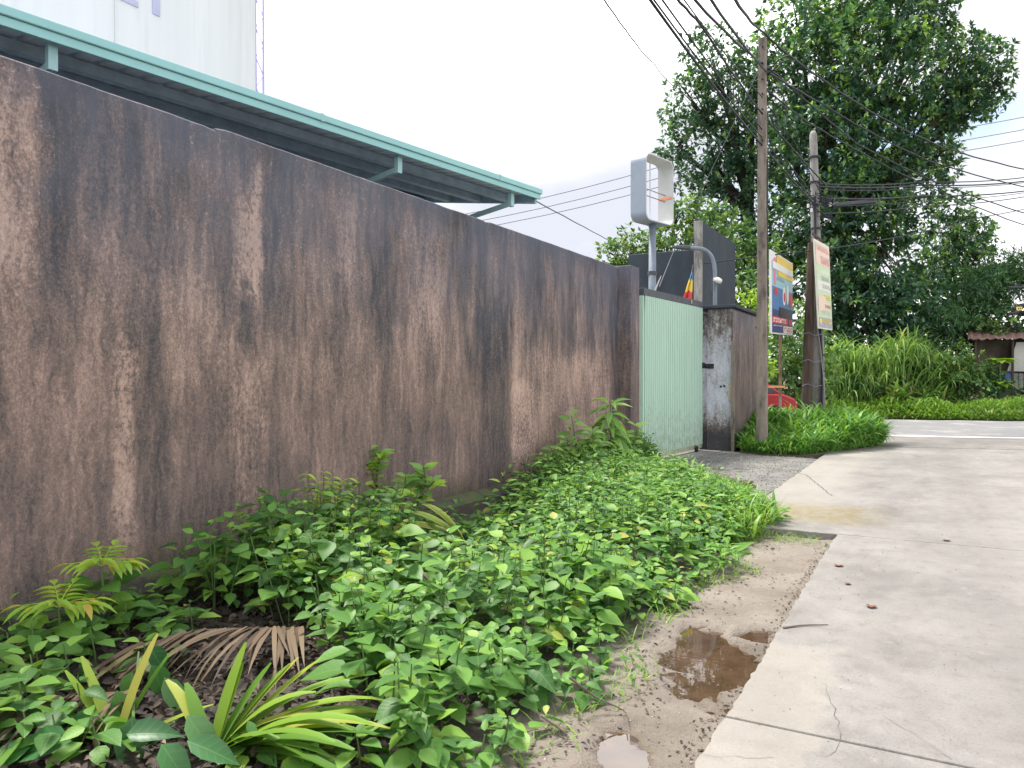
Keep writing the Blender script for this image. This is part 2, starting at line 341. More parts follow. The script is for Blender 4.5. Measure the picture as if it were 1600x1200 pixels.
def leaf_mat(name, stops, trans=.3, rough=.45, spec=.4, veins=0):
    m = NT(name)
    at = m.t.nodes.new('ShaderNodeAttribute'); at.attribute_name = 'tint'; oi = m.t.nodes.new('ShaderNodeObjectInfo')
    f = m.math('FRACT', m.math('ADD', at.outputs['Fac'], m.math('MULTIPLY', oi.outputs['Random'], .97)))
    return finish_leaf(m, f, stops, trans, rough, spec, veins)
def finish_leaf(m, f, stops, trans, rough, spec, veins=0):
    c = m.ramp(f, stops)
    if veins:                                            # midrib and side veins in the leaf's own coordinates
        lc = m.t.nodes.new('ShaderNodeAttribute'); lc.attribute_name = 'leafco'; x, y, _ = m.sep(lc.outputs['Vector'])[0:3]
        ax = m.math('ABSOLUTE', x); w_ = m.math('SINE', m.math('MULTIPLY', m.math('SUBTRACT', y, m.math('MULTIPLY', ax, .9)), 40.0))
        rib = m.math('SUBTRACT', 1.0, m.sstep(ax, .004, .022)); vn = m.math('MULTIPLY', m.sstep(w_, .6, 1.0), .35)
        c = m.mix(m.math('MULTIPLY', m.math('MAXIMUM', rib, vn), veins*.6), c, (.24,.40,.12))
        c = m.mix(m.math('MULTIPLY', m.sstep(m.noise(lc.outputs['Vector'], 5, 4, .7), .58, .75), .3), c, (.05,.10,.03))
        m.bump(m.math('SUBTRACT', m.math('MULTIPLY', w_, .3), rib), .12, .003)
    m.set(c, rough, 0, spec)
    tr = m.t.nodes.new('ShaderNodeBsdfTranslucent'); mixs = m.t.nodes.new('ShaderNodeMixShader'); mixs.inputs[0].default_value = trans
    tc_ = m.mix(1.0, c, (1.25, 1.25, .6), 'MULTIPLY'); m.link(tc_, tr.inputs[0])
    m.link(m.bs.outputs[0], mixs.inputs[1]); m.link(tr.outputs[0], mixs.inputs[2]); m.link(mixs.outputs[0], m.outn.inputs[0]); return m.mat
M['weed'] = leaf_mat('weed_leaf', [(0, (.045,.125,.035)), (.35, (.09,.22,.045)), (.8, (.155,.32,.06)), (.95, (.22,.39,.06)), (.975, (.28,.44,.07)), (1, (.42,.36,.10))], .34, .45, .28, .5)
M['paleweed'] = leaf_mat('pale_weed_leaf', [(0, (.14,.29,.07)), (.6, (.24,.42,.11)), (1, (.34,.52,.12))], .38, .45, .3, .5)
M['weedstem'] = simple('weed_stem', (.10,.17,.05), .7)
M['young'] = leaf_mat('young_shoot_leaf', [(0, (.26,.47,.06)), (.7, (.40,.56,.07)), (.93, (.52,.52,.08)), (1, (.55,.32,.09))], .35)
M['gloss'] = leaf_mat('glossy_dark_leaf', [(0, (.025,.095,.03)), (.6, (.05,.165,.045)), (1, (.10,.22,.07))], .15, .42, .4, .35)
M['strap'] = leaf_mat('strap_leaf', [(0, (.08,.19,.03)), (.55, (.17,.31,.035)), (.85, (.28,.37,.05)), (1, (.42,.36,.10))], .3, .4)
M['strapyellow'] = leaf_mat('yellowing_strap_leaf', [(0, (.20,.34,.05)), (.6, (.36,.44,.09)), (1, (.52,.47,.18))], .3, .5)
M['dry'] = leaf_mat('dry_palm_leaflet', [(0, (.05,.033,.024)), (.6, (.105,.07,.044)), (.9, (.17,.12,.07)), (1, (.22,.24,.06))], .1, .7)
M['litter'] = leaf_mat('dead_leaf', [(0, (.018,.014,.013)), (.6, (.045,.032,.027)), (.92, (.11,.08,.06)), (1, (.26,.19,.145))], .05, .8)
M['grass'] = leaf_mat('bright_grass', [(0, (.09,.21,.035)), (.5, (.16,.32,.045)), (.85, (.25,.42,.06)), (1, (.38,.44,.10))], .35)
M['grassdeep'] = leaf_mat('deep_grass', [(0, (.08,.22,.05)), (.6, (.15,.34,.07)), (1, (.27,.45,.08))], .35)
M['cane'] = leaf_mat('cane_grass', [(0, (.13,.27,.07)), (.5, (.24,.39,.10)), (.85, (.35,.47,.15)), (1, (.45,.41,.20))], .3)
M['tree'] = leaf_mat('tree_leaf', [(0, (.042,.105,.075)), (.62, (.070,.165,.092)), (.82, (.11,.235,.085)), (.93, (.22,.39,.09)), (1, (.31,.48,.10))], .38, .35, .6)
M['treelight'] = leaf_mat('light_tree_leaf', [(0, (.055,.13,.045)), (.5, (.11,.22,.06)), (1, (.24,.36,.08))], .3)
M['feather'] = leaf_mat('feathery_leaf', [(0, (.05,.13,.06)), (.6, (.09,.20,.08)), (1, (.15,.28,.09))], .3)
M['lime'] = leaf_mat('lime_leaf', [(0, (.24,.42,.05)), (1, (.36,.52,.07))], .35)
M['bark'] = simple('bark', (.05,.042,.036), .95, var=.4, scale=3, stretch=(2,2,.4)); M['twig'] = simple('twig_bark', (.13,.10,.085), .9, var=.35)
def moss_ledge():
    m = NT('mossy_plinth'); X, Y, Z = m.sep(m.obj)[0:3]; a = m.noise(m.obj, 3, 6, .65); g = m.noise(m.obj, 50, 4, .7)
    c = m.ramp(a, [(.35, (.05,.045,.04)), (.65, (.13,.105,.09))])
    geo = m.t.nodes.new('ShaderNodeNewGeometry'); nz = m.sep(geo.outputs['Normal'])[2]
    f = m.math('MULTIPLY', m.sstep(m.math('ADD', m.math('MULTIPLY', nz, .13), a), .54, .70), m.sstep(g, .36, .6))
    c = m.mix(f, c, (.085,.14,.025)); m.bump(g, .6, .02); return m.set(c, .95)
M['plinth'] = moss_ledge()

# ------------------------------------------------------------------ leaf templates and scatter
def T_ovate(wd=.62, fold=.10, droop=.16):
    ys = [0, .16, .38, .62, .84, 1.0]; ws = [0, .40, .5, .38, .17, 0]
    vs = []; fs = []
    for y, k in zip(ys, ws):
        z = -droop*y*y
        if k == 0: vs.append((0, y, z))
        else: vs += [(-k*wd, y+.03*(k>.3), z+fold*k*1.6), (0, y, z), (k*wd, y+.03*(k>.3), z+fold*k*1.6)]
    fs += [(0,2,1),(0,3,2)]
    for i in range(3):
        b = 1+3*i; fs += [(b,b+1,b+4,b+3),(b+1,b+2,b+5,b+4)]
    fs += [(10,11,13),(11,12,13)]
    return np.array(vs), fs
def T_simple(wd=.5, droop=.15):
    return np.array([(0,0,0),(-wd*.5,.45,.06),(0,.5,-.02),(wd*.5,.45,.06),(0,1,-droop)]), [(0,2,1),(0,3,2),(1,2,4),(2,3,4)]
def T_blade(wd=.06, arch=.9, n=5):
    vs = []; fs = []
    x = z = 0.0; a = 0.0
    for i in range(n+1):
        k = wd*.5*(1-(i/n)**2.2)*(.6+.4*min(1, i*1.0))
        vs += [(-k, x, z), (k, x, z)]
        a = arch*((i+1)/n)**1.3
        x += math.cos(a)/n; z -= math.sin(a)/n
    for i in range(n): b = 2*i; fs.append((b,b+1,b+3,b+2))
    return np.array(vs), fs
def basis(d, nrm):
    """rows -> rotation matrices with local Y = d and local Z near nrm; arrays (N,3)"""
    d = d/np.linalg.norm(d, axis=1, keepdims=True)
    x = np.cross(d, nrm); x /= np.maximum(np.linalg.norm(x, axis=1, keepdims=True), 1e-6); z = np.cross(x, d)
    return np.stack([x, d, z], axis=2)
class Scatter:
    def __init__(s): s.v = []; s.f = []; s.t = []; s.c = []; s.n = 0
    def add(s, tpl, pos, d, nrm, size, tint):
        tv, tf = tpl; pos = np.asarray(pos, float); N = len(pos)
        if N == 0: return
        R = basis(np.asarray(d, float), np.asarray(nrm, float)); size = np.asarray(size, float).reshape(-1,1,1)
        V = np.einsum('nij,kj->nki', R, tv)*size + pos[:,None,:]; K = len(tv)
        s.v.append(V.reshape(-1,3)); s.t.append(np.repeat(np.asarray(tint, float), K)); s.c.append(np.tile(tv, (N,1)))
        offs = (np.arange(N)*K + s.n)
        for f in tf: s.f.append(offs[:,None] + np.array(f)[None,:])
        s.n += N*K
    def tube(s, pts, r0, r1, tint=.3):
        m = MB().tube(pts, list(np.linspace(r0, r1, len(pts))), 4, cap=False); V = np.array(m.v)
        s.v.append(V); s.t.append(np.full(len(V), tint)); s.c.append(np.zeros((len(V),3))); s.f.append(np.array(m.f)+s.n); s.n += len(V)
    def mesh(s, name, mat):
        V = np.concatenate(s.v); t = np.concatenate(s.t)
        me = bpy.data.meshes.new(name); me.vertices.add(len(V)); me.vertices.foreach_set('co', V.ravel())
        tri = [f for f in s.f if f.shape[1] == 3]; quad = [f for f in s.f if f.shape[1] == 4]
        loops = np.concatenate([np.concatenate(tri).ravel() if tri else np.zeros(0,int), np.concatenate(quad).ravel() if quad else np.zeros(0,int)]).astype(np.int32)
        nt_ = sum(len(f) for f in tri); nq = sum(len(f) for f in quad)
        starts = np.concatenate([np.arange(nt_)*3, nt_*3+np.arange(nq)*4]).astype(np.int32)
        me.loops.add(len(loops)); me.loops.foreach_set('vertex_index', loops)
        me.polygons.add(nt_+nq); me.polygons.foreach_set('loop_start', starts)
        me.polygons.foreach_set('use_smooth', np.ones(nt_+nq, bool))
        a = me.attributes.new('tint', 'FLOAT', 'POINT'); a.data.foreach_set('value', t.astype(np.float32))
        a = me.attributes.new('leafco', 'FLOAT_VECTOR', 'POINT'); a.data.foreach_set('vector', np.concatenate(s.c).astype(np.float32).ravel())
        me.materials.append(mat); me.update(calc_edges=True); me.validate(); return me
    def build(s, name, mat, parent=None): return link(name, s.mesh(name, mat), parent)
def tplmesh(name, tpl, mat):
    me = bpy.data.meshes.new(name); me.from_pydata([tuple(v) for v in tpl[0]], [], tpl[1]); me.materials.append(mat)
    me.polygons.foreach_set('use_smooth', [True]*len(tpl[1]))
    a = me.attributes.new('leafco', 'FLOAT_VECTOR', 'POINT'); a.data.foreach_set('vector', np.asarray(tpl[0], np.float32).ravel()); me.update(); return me
def leafM(pos, d, nrm, size):
    R = basis(np.array([d], float), np.array([nrm], float))[0]
    return Matrix.Translation(pos) @ Matrix([list(r) for r in R]).to_4x4() @ Matrix.Diagonal((size, size, size, 1))
OV = [T_ovate(.60, .10, .12), T_ovate(.68, .05, .22), T_ovate(.54, .16, .30), T_ovate(.62, .12, .05)]
LANCE = T_ovate(.30, .08, .30); GL = [T_ovate(.46, .12, .18), T_ovate(.52, .16, .34)]
SIMP = T_simple(); SIMPW = T_simple(.62, .2)
BL = [T_blade(.05, .6), T_blade(.06, 1.1), T_blade(.045, 1.7)]
BROAD = [T_blade(.12, .5, 6), T_blade(.13, 1.0, 6), T_blade(.11, 1.6, 7)]

# ------------------------------------------------------------------ ground, lane, road
g = MB().add([(-700,-300,-.16),(700,-300,-.16),(700,1200,-.16),(-700,1200,-.16)], [(0,1,2,3)]).build('ground', M['soil']); tag(g, kind='structure')
rd = Vector((.971,.237,0)).normalized(); rn = Vector((-rd.y, rd.x, 0))
def road_strip(name, y0, y1, z, mat, s0=-120, s1=120, thick=.12):
    o = Vector((.47, 22.3, 0)) + rd*s0 + rn*y0; o.z = z-thick
    return MB().obox(o, rd*(s1-s0), rn*(y1-y0), (0,0,thick)).build(name, mat)
tag(road_strip('road', -.2, 8.6, 0.0, M['asphalt']), kind='structure')
tag(road_strip('road_shoulder', -2.35, -.2, -.004, M['shoulder']), kind='structure')
tag(road_strip('road_edge_line', 0.02, .20, .005, M['paint'], thick=.004), kind='structure')

lane = MB().box(-1.85, 3.55, -6, 17, -.15, -.13).build('concrete_lane', M['soil']); tag(lane, kind='structure')
def slab(poly, rough_edge=()):
    """one cast slab; the edges listed are broken a little"""
    pts = []
    for i, p in enumerate(poly):
        q = poly[(i+1) % len(poly)]; p2, q2 = Vector(p), Vector(q); L_ = (q2-p2).length
        n = max(1, int(L_/.05)) if i in rough_edge else 1
        nv = Vector(((q2-p2).y, -(q2-p2).x)).normalized()
        for k in range(n):
            t = k/n; x = p2.lerp(q2, t)
            if k: x = x + nv*((mnoise.noise((x.x*2.2, x.y*2.2, 3))*.012) + rng.uniform(-.009,.009))
            pts.append((x.x, x.y))
    return MB().prism(pts, -.125, 0).build('slab', M['slab'], lane, bevel=.008)
J = .008
for (y0, y1) in ((-5.7,-1.12),(-1.12,3.43),(3.43,7.95)):
    slab([(-.8,y0+J),(3.5,y0+J),(3.5,y1-J),(-.8,y1-J)], (3,))
def shoulder_y(x): return 19.95 + (x-.42)*rd.y/rd.x
for (y0, y1) in ((7.95,12.5),(12.5,17.0)):
    slab([(-1.85,y0+J),(3.5,y0+J),(3.5,y1-J),(-1.85,y1-J)], (0,3) if y0 < 8 else (3,))
slab([(-1.85,17.0+J),(3.5,17.0+J),(3.5,shoulder_y(3.5)-.02),(-1.85,shoulder_y(-1.85)-.02)], (2,3))
ap = MB()
apoly = [(-1.9,9.0),(-1.862,11),(-1.862,15.2),(-2.6,15.6),(-3.5,15.95),(-4.6,16.1),(-4.75,12.9),(-3.7,11.8),(-2.7,10.0)]
ap.prism(apoly, -.12, -.012); tag(ap.build('gravel_apron', M['gravel']), kind='structure')
pc = G(1142,758); pw = []
for k in range(28):
    a = 2*math.pi*k/28; r = 1+.35*mnoise.noise((math.cos(a)*1.3, math.sin(a)*1.3, 4)); pw.append((pc.x+.30*r*math.cos(a), pc.y+.62*r*math.sin(a), -.0085))
tag(MB().add(pw, [tuple(range(28))]).build('puddle', M['water']), kind='structure')
# loose stones on the apron
stn = Scatter(); ST = (np.array([(0,0,.5),(.5,0,0),(0,.5,0),(-.5,0,0),(0,-.5,0),(.1,.1,-.3)]), [(0,1,2),(0,2,3),(0,3,4),(0,4,1),(5,2,1),(5,3,2),(5,4,3),(5,1,4)])
N = 2600; px = nr.uniform(-4.4,-1.7,N); py = nr.uniform(9.4,15.6,N); k = (px > -4.3+(13-py).clip(0)*.55)
px, py = px[k], py[k]; N = len(px)
stn.add(ST, np.stack([px,py,np.full(N,-.008)],1), nr.normal(size=(N,3)), nr.normal(size=(N,3)), nr.uniform(.008,.03,N), nr.random(N))
M['stone'] = leaf_mat('gravel_stone', [(0,(.10,.095,.09)),(.7,(.26,.25,.23)),(1,(.45,.43,.4))], 0, .9)
tag(stn.build('gravel_stones', M['stone']), 'loose grey gravel scattered over the apron before the gate', 'gravel', kind='stuff')

# cracks in the near slabs
def crack(pts, wd=.0025):
    pts = [Vector((p.x, p.y, 0)) for p in pts]; fine = []
    for a, b in zip(pts, pts[1:]):
        n = max(2, int((b-a).length/.05))
        for i in range(n): fine.append(a.lerp(b, i/n) + Vector((rng.gauss(0,.009), rng.gauss(0,.009), 0)))
    fine.append(pts[-1]); m = MB()
    for a, b in zip(fine, fine[1:]):
        d = (b-a).normalized(); q = Vector((-d.y, d.x, 0))*wd*rng.uniform(.4,1); z = Vector((0,0,.0025))
        m.add([a-q+z, b-q+z, b+q+z, a+q+z], [(0,1,2,3)])
    m.build('crack', M['crack'], lane)
crack([G(1288,1068), G(1300,1100), G(1312,1130), G(1315,1158)], .0013); crack([G(1315,1160), G(1310,1178), G(1290,1186)], .0012)
crack([G(1380,1120), G(1430,1150), G(1490,1190)], .001); crack([G(1090,1182), G(1150,1188), G(1210,1186)], .0011)
crack([G(1430,1000), G(1500,1020), G(1560,1050)], .001); crack([G(1300,775), G(1260,742), G(1218,735)], .008)
crack([P(1330,699,17), G(1420,699), G(1600,703)], .03)

# mud verge with puddle hollows
PUD = [(-1.06,4.28,.27,.50,.05,.25),(-1.2,4.62,.13,.22,.03,.5), (-1.12,3.02,.13,.26,.055,.3), (-.93,4.75,.12,.2,.03,0)]
def mud_z(x, y):
    z = -.062 + .022*mnoise.noise((x*1.3, y*1.1, 0)) + .014*mnoise.noise((x*5, y*5, 2)) + .007*mnoise.noise((x*16, y*16, 5)) + .004*mnoise.noise((x*40, y*40, 9))
    for (cx, cy, rx, ry, dp, rot) in PUD:
        dx, dy = x-cx, y-cy; c, s_ = math.cos(rot), math.sin(rot); u, v = (c*dx+s_*dy)/rx, (-s_*dx+c*dy)/ry
        r = math.hypot(u, v) + .6*mnoise.noise((x*4.2, y*4.2, 7)) + .34*mnoise.noise((x*12, y*12, 3))
        if r < 1.35: z -= dp*max(0, min(1, (1.35-r)/.7))
    if x < -1.6: z += .05*min(1, (-1.6-x)/1.2)
    return z
nx, ny = 0, 0; xs = np.concatenate([np.linspace(-4.75,-1.9,40), np.linspace(-1.87,-.70,56)]); ys = np.concatenate([np.linspace(-2.5,2.2,24), np.linspace(2.25,6.2,170), np.linspace(6.26,13.0,100)])
vs = []; fs = []
for y in ys:
    for x in xs:
        z = mud_z(x, y)
        if y > 7.93 and x > -1.9: z = min(z, -.13)
        vs.append((x, y, z))
W_ = len(xs)
for j in range(len(ys)-1):
    for i in range(W_-1): fs.append((j*W_+i, j*W_+i+1, (j+1)*W_+i+1, (j+1)*W_+i))
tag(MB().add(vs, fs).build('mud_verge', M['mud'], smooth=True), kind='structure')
WZ = -.088
tag(MB().add([(-1.75,3.42,WZ),(-.76,3.42,WZ),(-.76,6.2,WZ),(-1.75,6.2,WZ)], [(0,1,2,3)]).build('puddle', M['water']), kind='structure')
tag(MB().add([(-1.4,2.5,WZ-.004),(-.85,2.5,WZ-.004),(-.85,3.4,WZ-.004),(-1.4,3.4,WZ-.004)], [(0,1,2,3)]).build('puddle', M['water']), kind='structure')

# ------------------------------------------------------------------ boundary wall
WX = -4.72
wl = empty('boundary_wall', (WX-.1, 6, 0), 'long tall stained plaster wall with dark mould streaks behind the weeds', 'wall')
bays = [(-4.2,0,3.36),(0,4.0,3.365),(4.0,8.0,3.385),(8.0,12.4,3.39)]
for (y0, y1, h) in bays:
    m = MB(); n = 40; vs = []
    for i in range(n+1):
        y = y0 + (y1-y0)*i/n; d = min(y-y0, y1-y)
        z = h + .006*mnoise.noise((y*3, 1, 1)) + .004*mnoise.noise((y*14, 1, 4)) - (.012 if d < .03 else 0)
        vs += [(WX-.16, y, -.2), (WX, y, -.2), (WX, y, z-.012), (WX-.012, y, z), (WX-.16, y, z+.004)]
    fs = []
    for i in range(n):
        b = 5*i
        for k in range(5): fs.append((b+k, b+(k+1)%5, b+5+(k+1)%5, b+5+k))
    fs += [(0,1,2,3,4)[::-1], tuple(5*n+k for k in range(5))]
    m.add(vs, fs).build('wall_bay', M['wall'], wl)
MB().box(WX-.2, WX+.235, 12.4, 12.82, -.2, 3.41).build('end_pillar', M['pillar'], wl, bevel=.015)
m = MB(); n = 60; vs = []; fs = []
for i in range(n+1):
    y = -4.2 + 16.6*i/n; k = .012*mnoise.noise((y*2, 3, 3)); zt = .13 + .05*mnoise.noise((y*.6, 0, 8)) + k
    vs += [(WX+.002, y, -.2), (WX+.21+k, y, -.2), (WX+.20+k, y, zt-.03), (WX+.16+k, y, zt), (WX+.002, y, zt+.04)]
for i in range(n):
    for k in range(4): b = 5*i; fs.append((b+k, b+k+1, b+6+k, b+5+k))
m.add(vs, fs).build('plinth', M['plinth'], wl)

# ------------------------------------------------------------------ factory shed with mint gutter
C0 = Vector((-5.0, 10.0, 0)); sdv = Vector((.144,.99,0)).normalized(); sn = Vector((-sdv.y, sdv.x, 0))
def S(s, u, z): q = C0 - sdv*s + sn*u; return Vector((q.x, q.y, z))
fac = empty('factory_shed', S(6, 5, 0), 'long shed with mint gutter and deep eaves behind the stained wall', 'building')
SL = 18
MB().obox(S(SL,0,4.085), sdv*SL, sn*.03, (0,0,.072)).build('fascia_board', M['mint'], fac, bevel=.004)
MB().obox(S(SL,-.022,4.160), sdv*(SL+.02), sn*.15, (0,0,.072)).build('gutter', M['mint'], fac, bevel=.008)
for s_ in range(1, 18, 3): MB().obox(S(s_,-.026,4.155), sdv*.04, sn*.158, (0,0,.081)).build('gutter_joint', M['steel_mint'], fac)
m = MB(); nrib = 90; prof = []
for i in range(nrib):
    b = SL*i/nrib; q = SL/nrib
    prof += [(b, 0), (b+q*.62, 0), (b+q*.72, .028), (b+q*.9, .028)]
prof.append((SL, 0)); us = [.035, 2.3, 9.0]; vs = []; fs = []
for u in us:
    for (s_, dz) in prof: vs.append(S(SL-s_, u, 4.13+.145*u+dz))
n = len(prof)
for j in range(2):
    for i in range(n-1): fs.append((j*n+i, j*n+i+1, (j+1)*n+i+1, (j+1)*n+i))
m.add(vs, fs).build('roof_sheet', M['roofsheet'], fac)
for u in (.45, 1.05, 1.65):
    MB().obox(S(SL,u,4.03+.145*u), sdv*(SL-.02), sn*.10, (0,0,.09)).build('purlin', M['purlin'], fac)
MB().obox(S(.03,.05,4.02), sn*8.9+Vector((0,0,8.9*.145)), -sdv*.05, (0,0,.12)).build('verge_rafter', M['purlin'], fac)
for s_ in (.54, 2.74, 6.51, 10.2, 13.9):
    b = MB().obox(S(s_+.05,.09,3.90), sdv*.07, sn*.06, (0,0,.2)).build('bracket', M['steel_mint'], fac)
    a, c = S(s_+.015,.13,3.945), S(s_+.015,2.2,3.66); d = (c-a)
    MB().obox(a-sdv*.025-Vector((0,0,.03)), sdv*.05, d, (0,0,.06)).build('strut', M['steel_mint'], b)
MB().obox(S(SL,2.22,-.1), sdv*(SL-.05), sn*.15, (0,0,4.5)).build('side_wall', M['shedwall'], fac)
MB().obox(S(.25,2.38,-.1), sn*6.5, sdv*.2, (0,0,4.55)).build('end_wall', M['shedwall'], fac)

# hoarding with cut-off lettering
hd = empty('hoarding', (-12.2, 5, 0), 'tall pale hoarding with lavender letters rising behind the shed roof', 'hoarding')
for i in range(4):
    y1 = 11.15 - 3.05*i; MB().box(-12.14, -12.0, y1-3.044, y1, -.1, 12.5).build('panel', M['hoarding'], hd)
def letter(name, bars):
    m = MB()
    for k, (y0, y1, z0, z1) in enumerate(bars): m.box(-11.998, -11.975-.001*k, y0, y1, z0, z1)
    m.build(name, M['lavender'], hd)
letter('letter', [(8.13,8.25,7.85,8.75),(8.251,8.53,7.85,7.95),(8.251,8.5,8.24,8.34),(8.251,8.53,8.65,8.75)])
letter('letter', [(8.81,8.95,7.87,8.65),(8.66,9.10,8.651,8.75)])
m = MB()
for yy in (11.22, 11.42): m.tube([(-12.07,yy,-.1),(-12.07,yy,12.8)], .022, 6)
for i in range(21):
    z = .2+i*.6; m.tube([(-12.07,11.22,z),(-12.07,11.42,z+.3)], .012, 5); m.tube([(-12.07,11.42,z+.3),(-12.07,11.22,z+.6)], .012, 5)
m.build('lattice_mast', M['mastpaint'], hd)

# ------------------------------------------------------------------ gate and its surroundings
GA, GB = Vector((-4.47,12.86,0)), Vector((-4.23,15.76,0)); gd = (GB-GA); GL_ = gd.length; gd.normalize(); gn = Vector((gd.y,-gd.x,0))
gt = empty('sliding_gate', (GA+GB)/2, 'pale green corrugated metal gate beside the stained wall', 'gate')
m = MB(); vs = []; fs = []; nrib = 32
for i in range(nrib):
    b = GL_*i/nrib; q = GL_/nrib
    for (o, dz) in ((0,.05),(.60*q,.05),(.70*q,0),(.90*q,0)):
        for z in (.14, 2.93): p = GA + gd*(b+o) + gn*(.03+dz); vs.append((p.x,p.y,z))
for z in (.14, 2.93): p = GA + gd*GL_ + gn*.08; vs.append((p.x,p.y,z))
for i in range(len(vs)//2-1): fs.append((2*i,2*i+2,2*i+3,2*i+1))
m.add(vs, fs).build('corrugated_sheet', M['gate'], gt)
def gbox(a0, a1, n0, n1, z0, z1): return MB().obox(GA+gd*a0+gn*n0+Vector((0,0,z0)), gd*(a1-a0), gn*(n1-n0), (0,0,z1-z0))
gbox(-.04, GL_+.02, -.05, .075, 2.932, 3.06).build('top_rail', M['gateframe'], gt, bevel=.006)
gbox(0, GL_, -.04, .065, .055, .137).build('bottom_rail', M['gatesill'], gt, bevel=.006)
gbox(GL_+.002, GL_+.055, -.04, .065, .06, 2.93).build('end_stile', M['gateframe'], gt, bevel=.005)
gbox(-.045, -.002, -.04, .06, .06, 2.93).build('end_stile', M['gate'], gt, bevel=.005)
wp = GA + gd*(GL_*.86) + gn*.10
wh = MB().tube([wp+gn*-.022+Vector((0,0,.062)), wp+gn*.022+Vector((0,0,.062))], .062, 16).build('roller_wheel', M['rubber'], gt, bevel=.006)
MB().obox(wp-gd*.02-gn*.034+Vector((0,0,.06)), gd*.04, gn*.008, (0,0,.14)).build('wheel_fork', M['blackmetal'], wh)
tr = MB().obox(GA-gd*.1-gn*.06+Vector((0,0,-.03)), gd*(GL_+.25), gn*.5, (0,0,.028)).build('gate_sill', M['slab']); tag(tr, kind='structure')
zb = 1.5+18/1200*15.9
bolt = gbox(GL_-.02, GL_+.10, .067, .10, zb-.05, zb+.07).build('bolt_plate', M['blackmetal'], gt)
MB().tube([GA+gd*(GL_+.05)+gn*.12+Vector((0,0,zb)), GA+gd*(GL_+.30)+gn*.14+Vector((0,0,zb))], .018, 8).build('bolt_bar', M['blackmetal'], bolt)

gp = empty('gate_return_wall', (-3.9,17,0), 'whitewashed mouldy gate pier with brown side beside the green gate', 'gate pier')
MB().box(-4.12, -3.60, 16.0, 18.3, -.15, 2.93).build('pier', M['whitewash'], gp, bevel=.02)
MB().box(-3.598, -3.55, 15.97, 18.35, -.15, 2.88).build('side_face', M['pillar'], gp, bevel=.01)
MB().box(-4.36, -4.122, 16.3, 18.2, -.15, 2.85).build('jamb', M['whitewash'], gp, bevel=.01)
MB().box(-4.38, -3.52, 15.94, 18.4, 2.932, 3.0).build('coping', M['dark_wall'], gp, bevel=.015)
MB().box(-3.61, -3.545, 15.92, 15.968, -.15, 2.2).build('corner_batten', M['polewood'], gp)
pl = MB().box(-4.16, -3.98, 15.975, 15.998, zb-.05, zb+.05).build('keeper_plate', M['blackmetal'], gp)
MB().box(-3.56, -3.3, 17.0, 17.9, -.15, .42).build('foot_block', M['dark_wall'], gp, bevel=.02)
for px_, py_ in ((1127,604),(1133,603)):
    q = P(px_,py_,15.9); MB().tube([(q.x,15.985,q.z),(q.x,16.01,q.z)], .022, 10).build('bolt_hole', M['blackmetal'], gp)
q = P(1143,608,15.8); MB().add([(q.x-.03,15.994,q.z-.2),(q.x+.035,15.994,q.z-.22),(q.x+.05,15.994,q.z+.12),(q.x+.01,15.994,q.z+.2),(q.x-.05,15.994,q.z+.05)],[(0,1,2,3,4)]).build('chipped_patch', simple('raw_plaster',(.50,.40,.26),.9), gp)

gh = empty('gatehouse', (-6.3,22,0), 'dark concrete gatehouse with tall grey fin wall behind the green gate', 'building')
MB().box(-7.5, -5.42, 20.5, 23.4, -.1, 4.95).build('wall', M['dark_wall'], gh, bevel=.02)
MB().box(-5.40, -5.2, 19.7, 23.45, -.1, 5.52).build('fin_wall', M['dark_wall'], gh, bevel=.015)
MB().box(-5.405, -5.195, 19.62, 19.698, -.1, 5.525).build('fin_front', M['concrete_old'], gh, bevel=.01)

# empty lightbox on its pole
A_ = Vector((-5.24,15.37,0)); d2 = Vector((math.sin(math.radians(14)), math.cos(math.radians(14)), 0)); e2 = Vector((-d2.y, d2.x, 0))
lb = empty('lightbox_sign', (A_+d2*.55+e2*.19), 'empty rounded lightbox sign frame on a grey pole above the gate', 'sign')
def rrect(w0, w1, z0, z1, r, n=6):
    pts = []
    for (cx, cz, a0) in ((w1-r,z1-r,0),(w0+r,z1-r,90),(w0+r,z0+r,180),(w1-r,z0+r,270)):
        for k in range(n+1): a = math.radians(a0+90*k/n); pts.append((cx+r*math.cos(a), cz+r*math.sin(a)))
    return pts
W1, Z0, Z1, DP = 1.10, 4.80, 6.20, .38
po, pi_ = rrect(0,W1,Z0,Z1,.17), rrect(.025,W1-.025,Z0+.025,Z1-.025,.15); n = len(po)
def ringpt(p, e): q = A_ + d2*p[0] + e2*e; return (q.x, q.y, p[1])
m = MB(); m.add([ringpt(p,0) for p in po]+[ringpt(p,DP) for p in po], [(i,(i+1)%n,n+(i+1)%n,n+i) for i in range(n)])
m.build('shell', M['signshell'], lb, smooth=False)
m = MB(); m.add([ringpt(p,0) for p in pi_]+[ringpt(p,DP) for p in pi_], [(i,n+i,n+(i+1)%n,(i+1)%n) for i in range(n)])
m.build('inner_lining', M['signinner'], lb)
for e in (0, DP):
    m = MB(); m.add([ringpt(p,e) for p in po]+[ringpt(p,e) for p in pi_], [(i,(i+1)%n,n+(i+1)%n,n+i) for i in range(n)]); m.build('rim', M['signinner'], lb)
def lbp(w_, e, z): q = A_+d2*w_+e2*e; return Vector((q.x,q.y,z))
MB().tube([lbp(.45,.19,Z0+.02), lbp(.45,.19,Z1-.02)], .012, 6).build('tube_holder', M['signinner'], lb)
for z in (5.38, 5.52): MB().tube([lbp(.03,.2,z), lbp(W1-.03,.2,z-.02)], .010, 6).build('cross_wire', M['rust'], lb)
MB().obox(lbp(W1-.04,.02,5.40), d2*.012, e2*.34, (0,0,.05)).build('tape', M['orange'], lb)
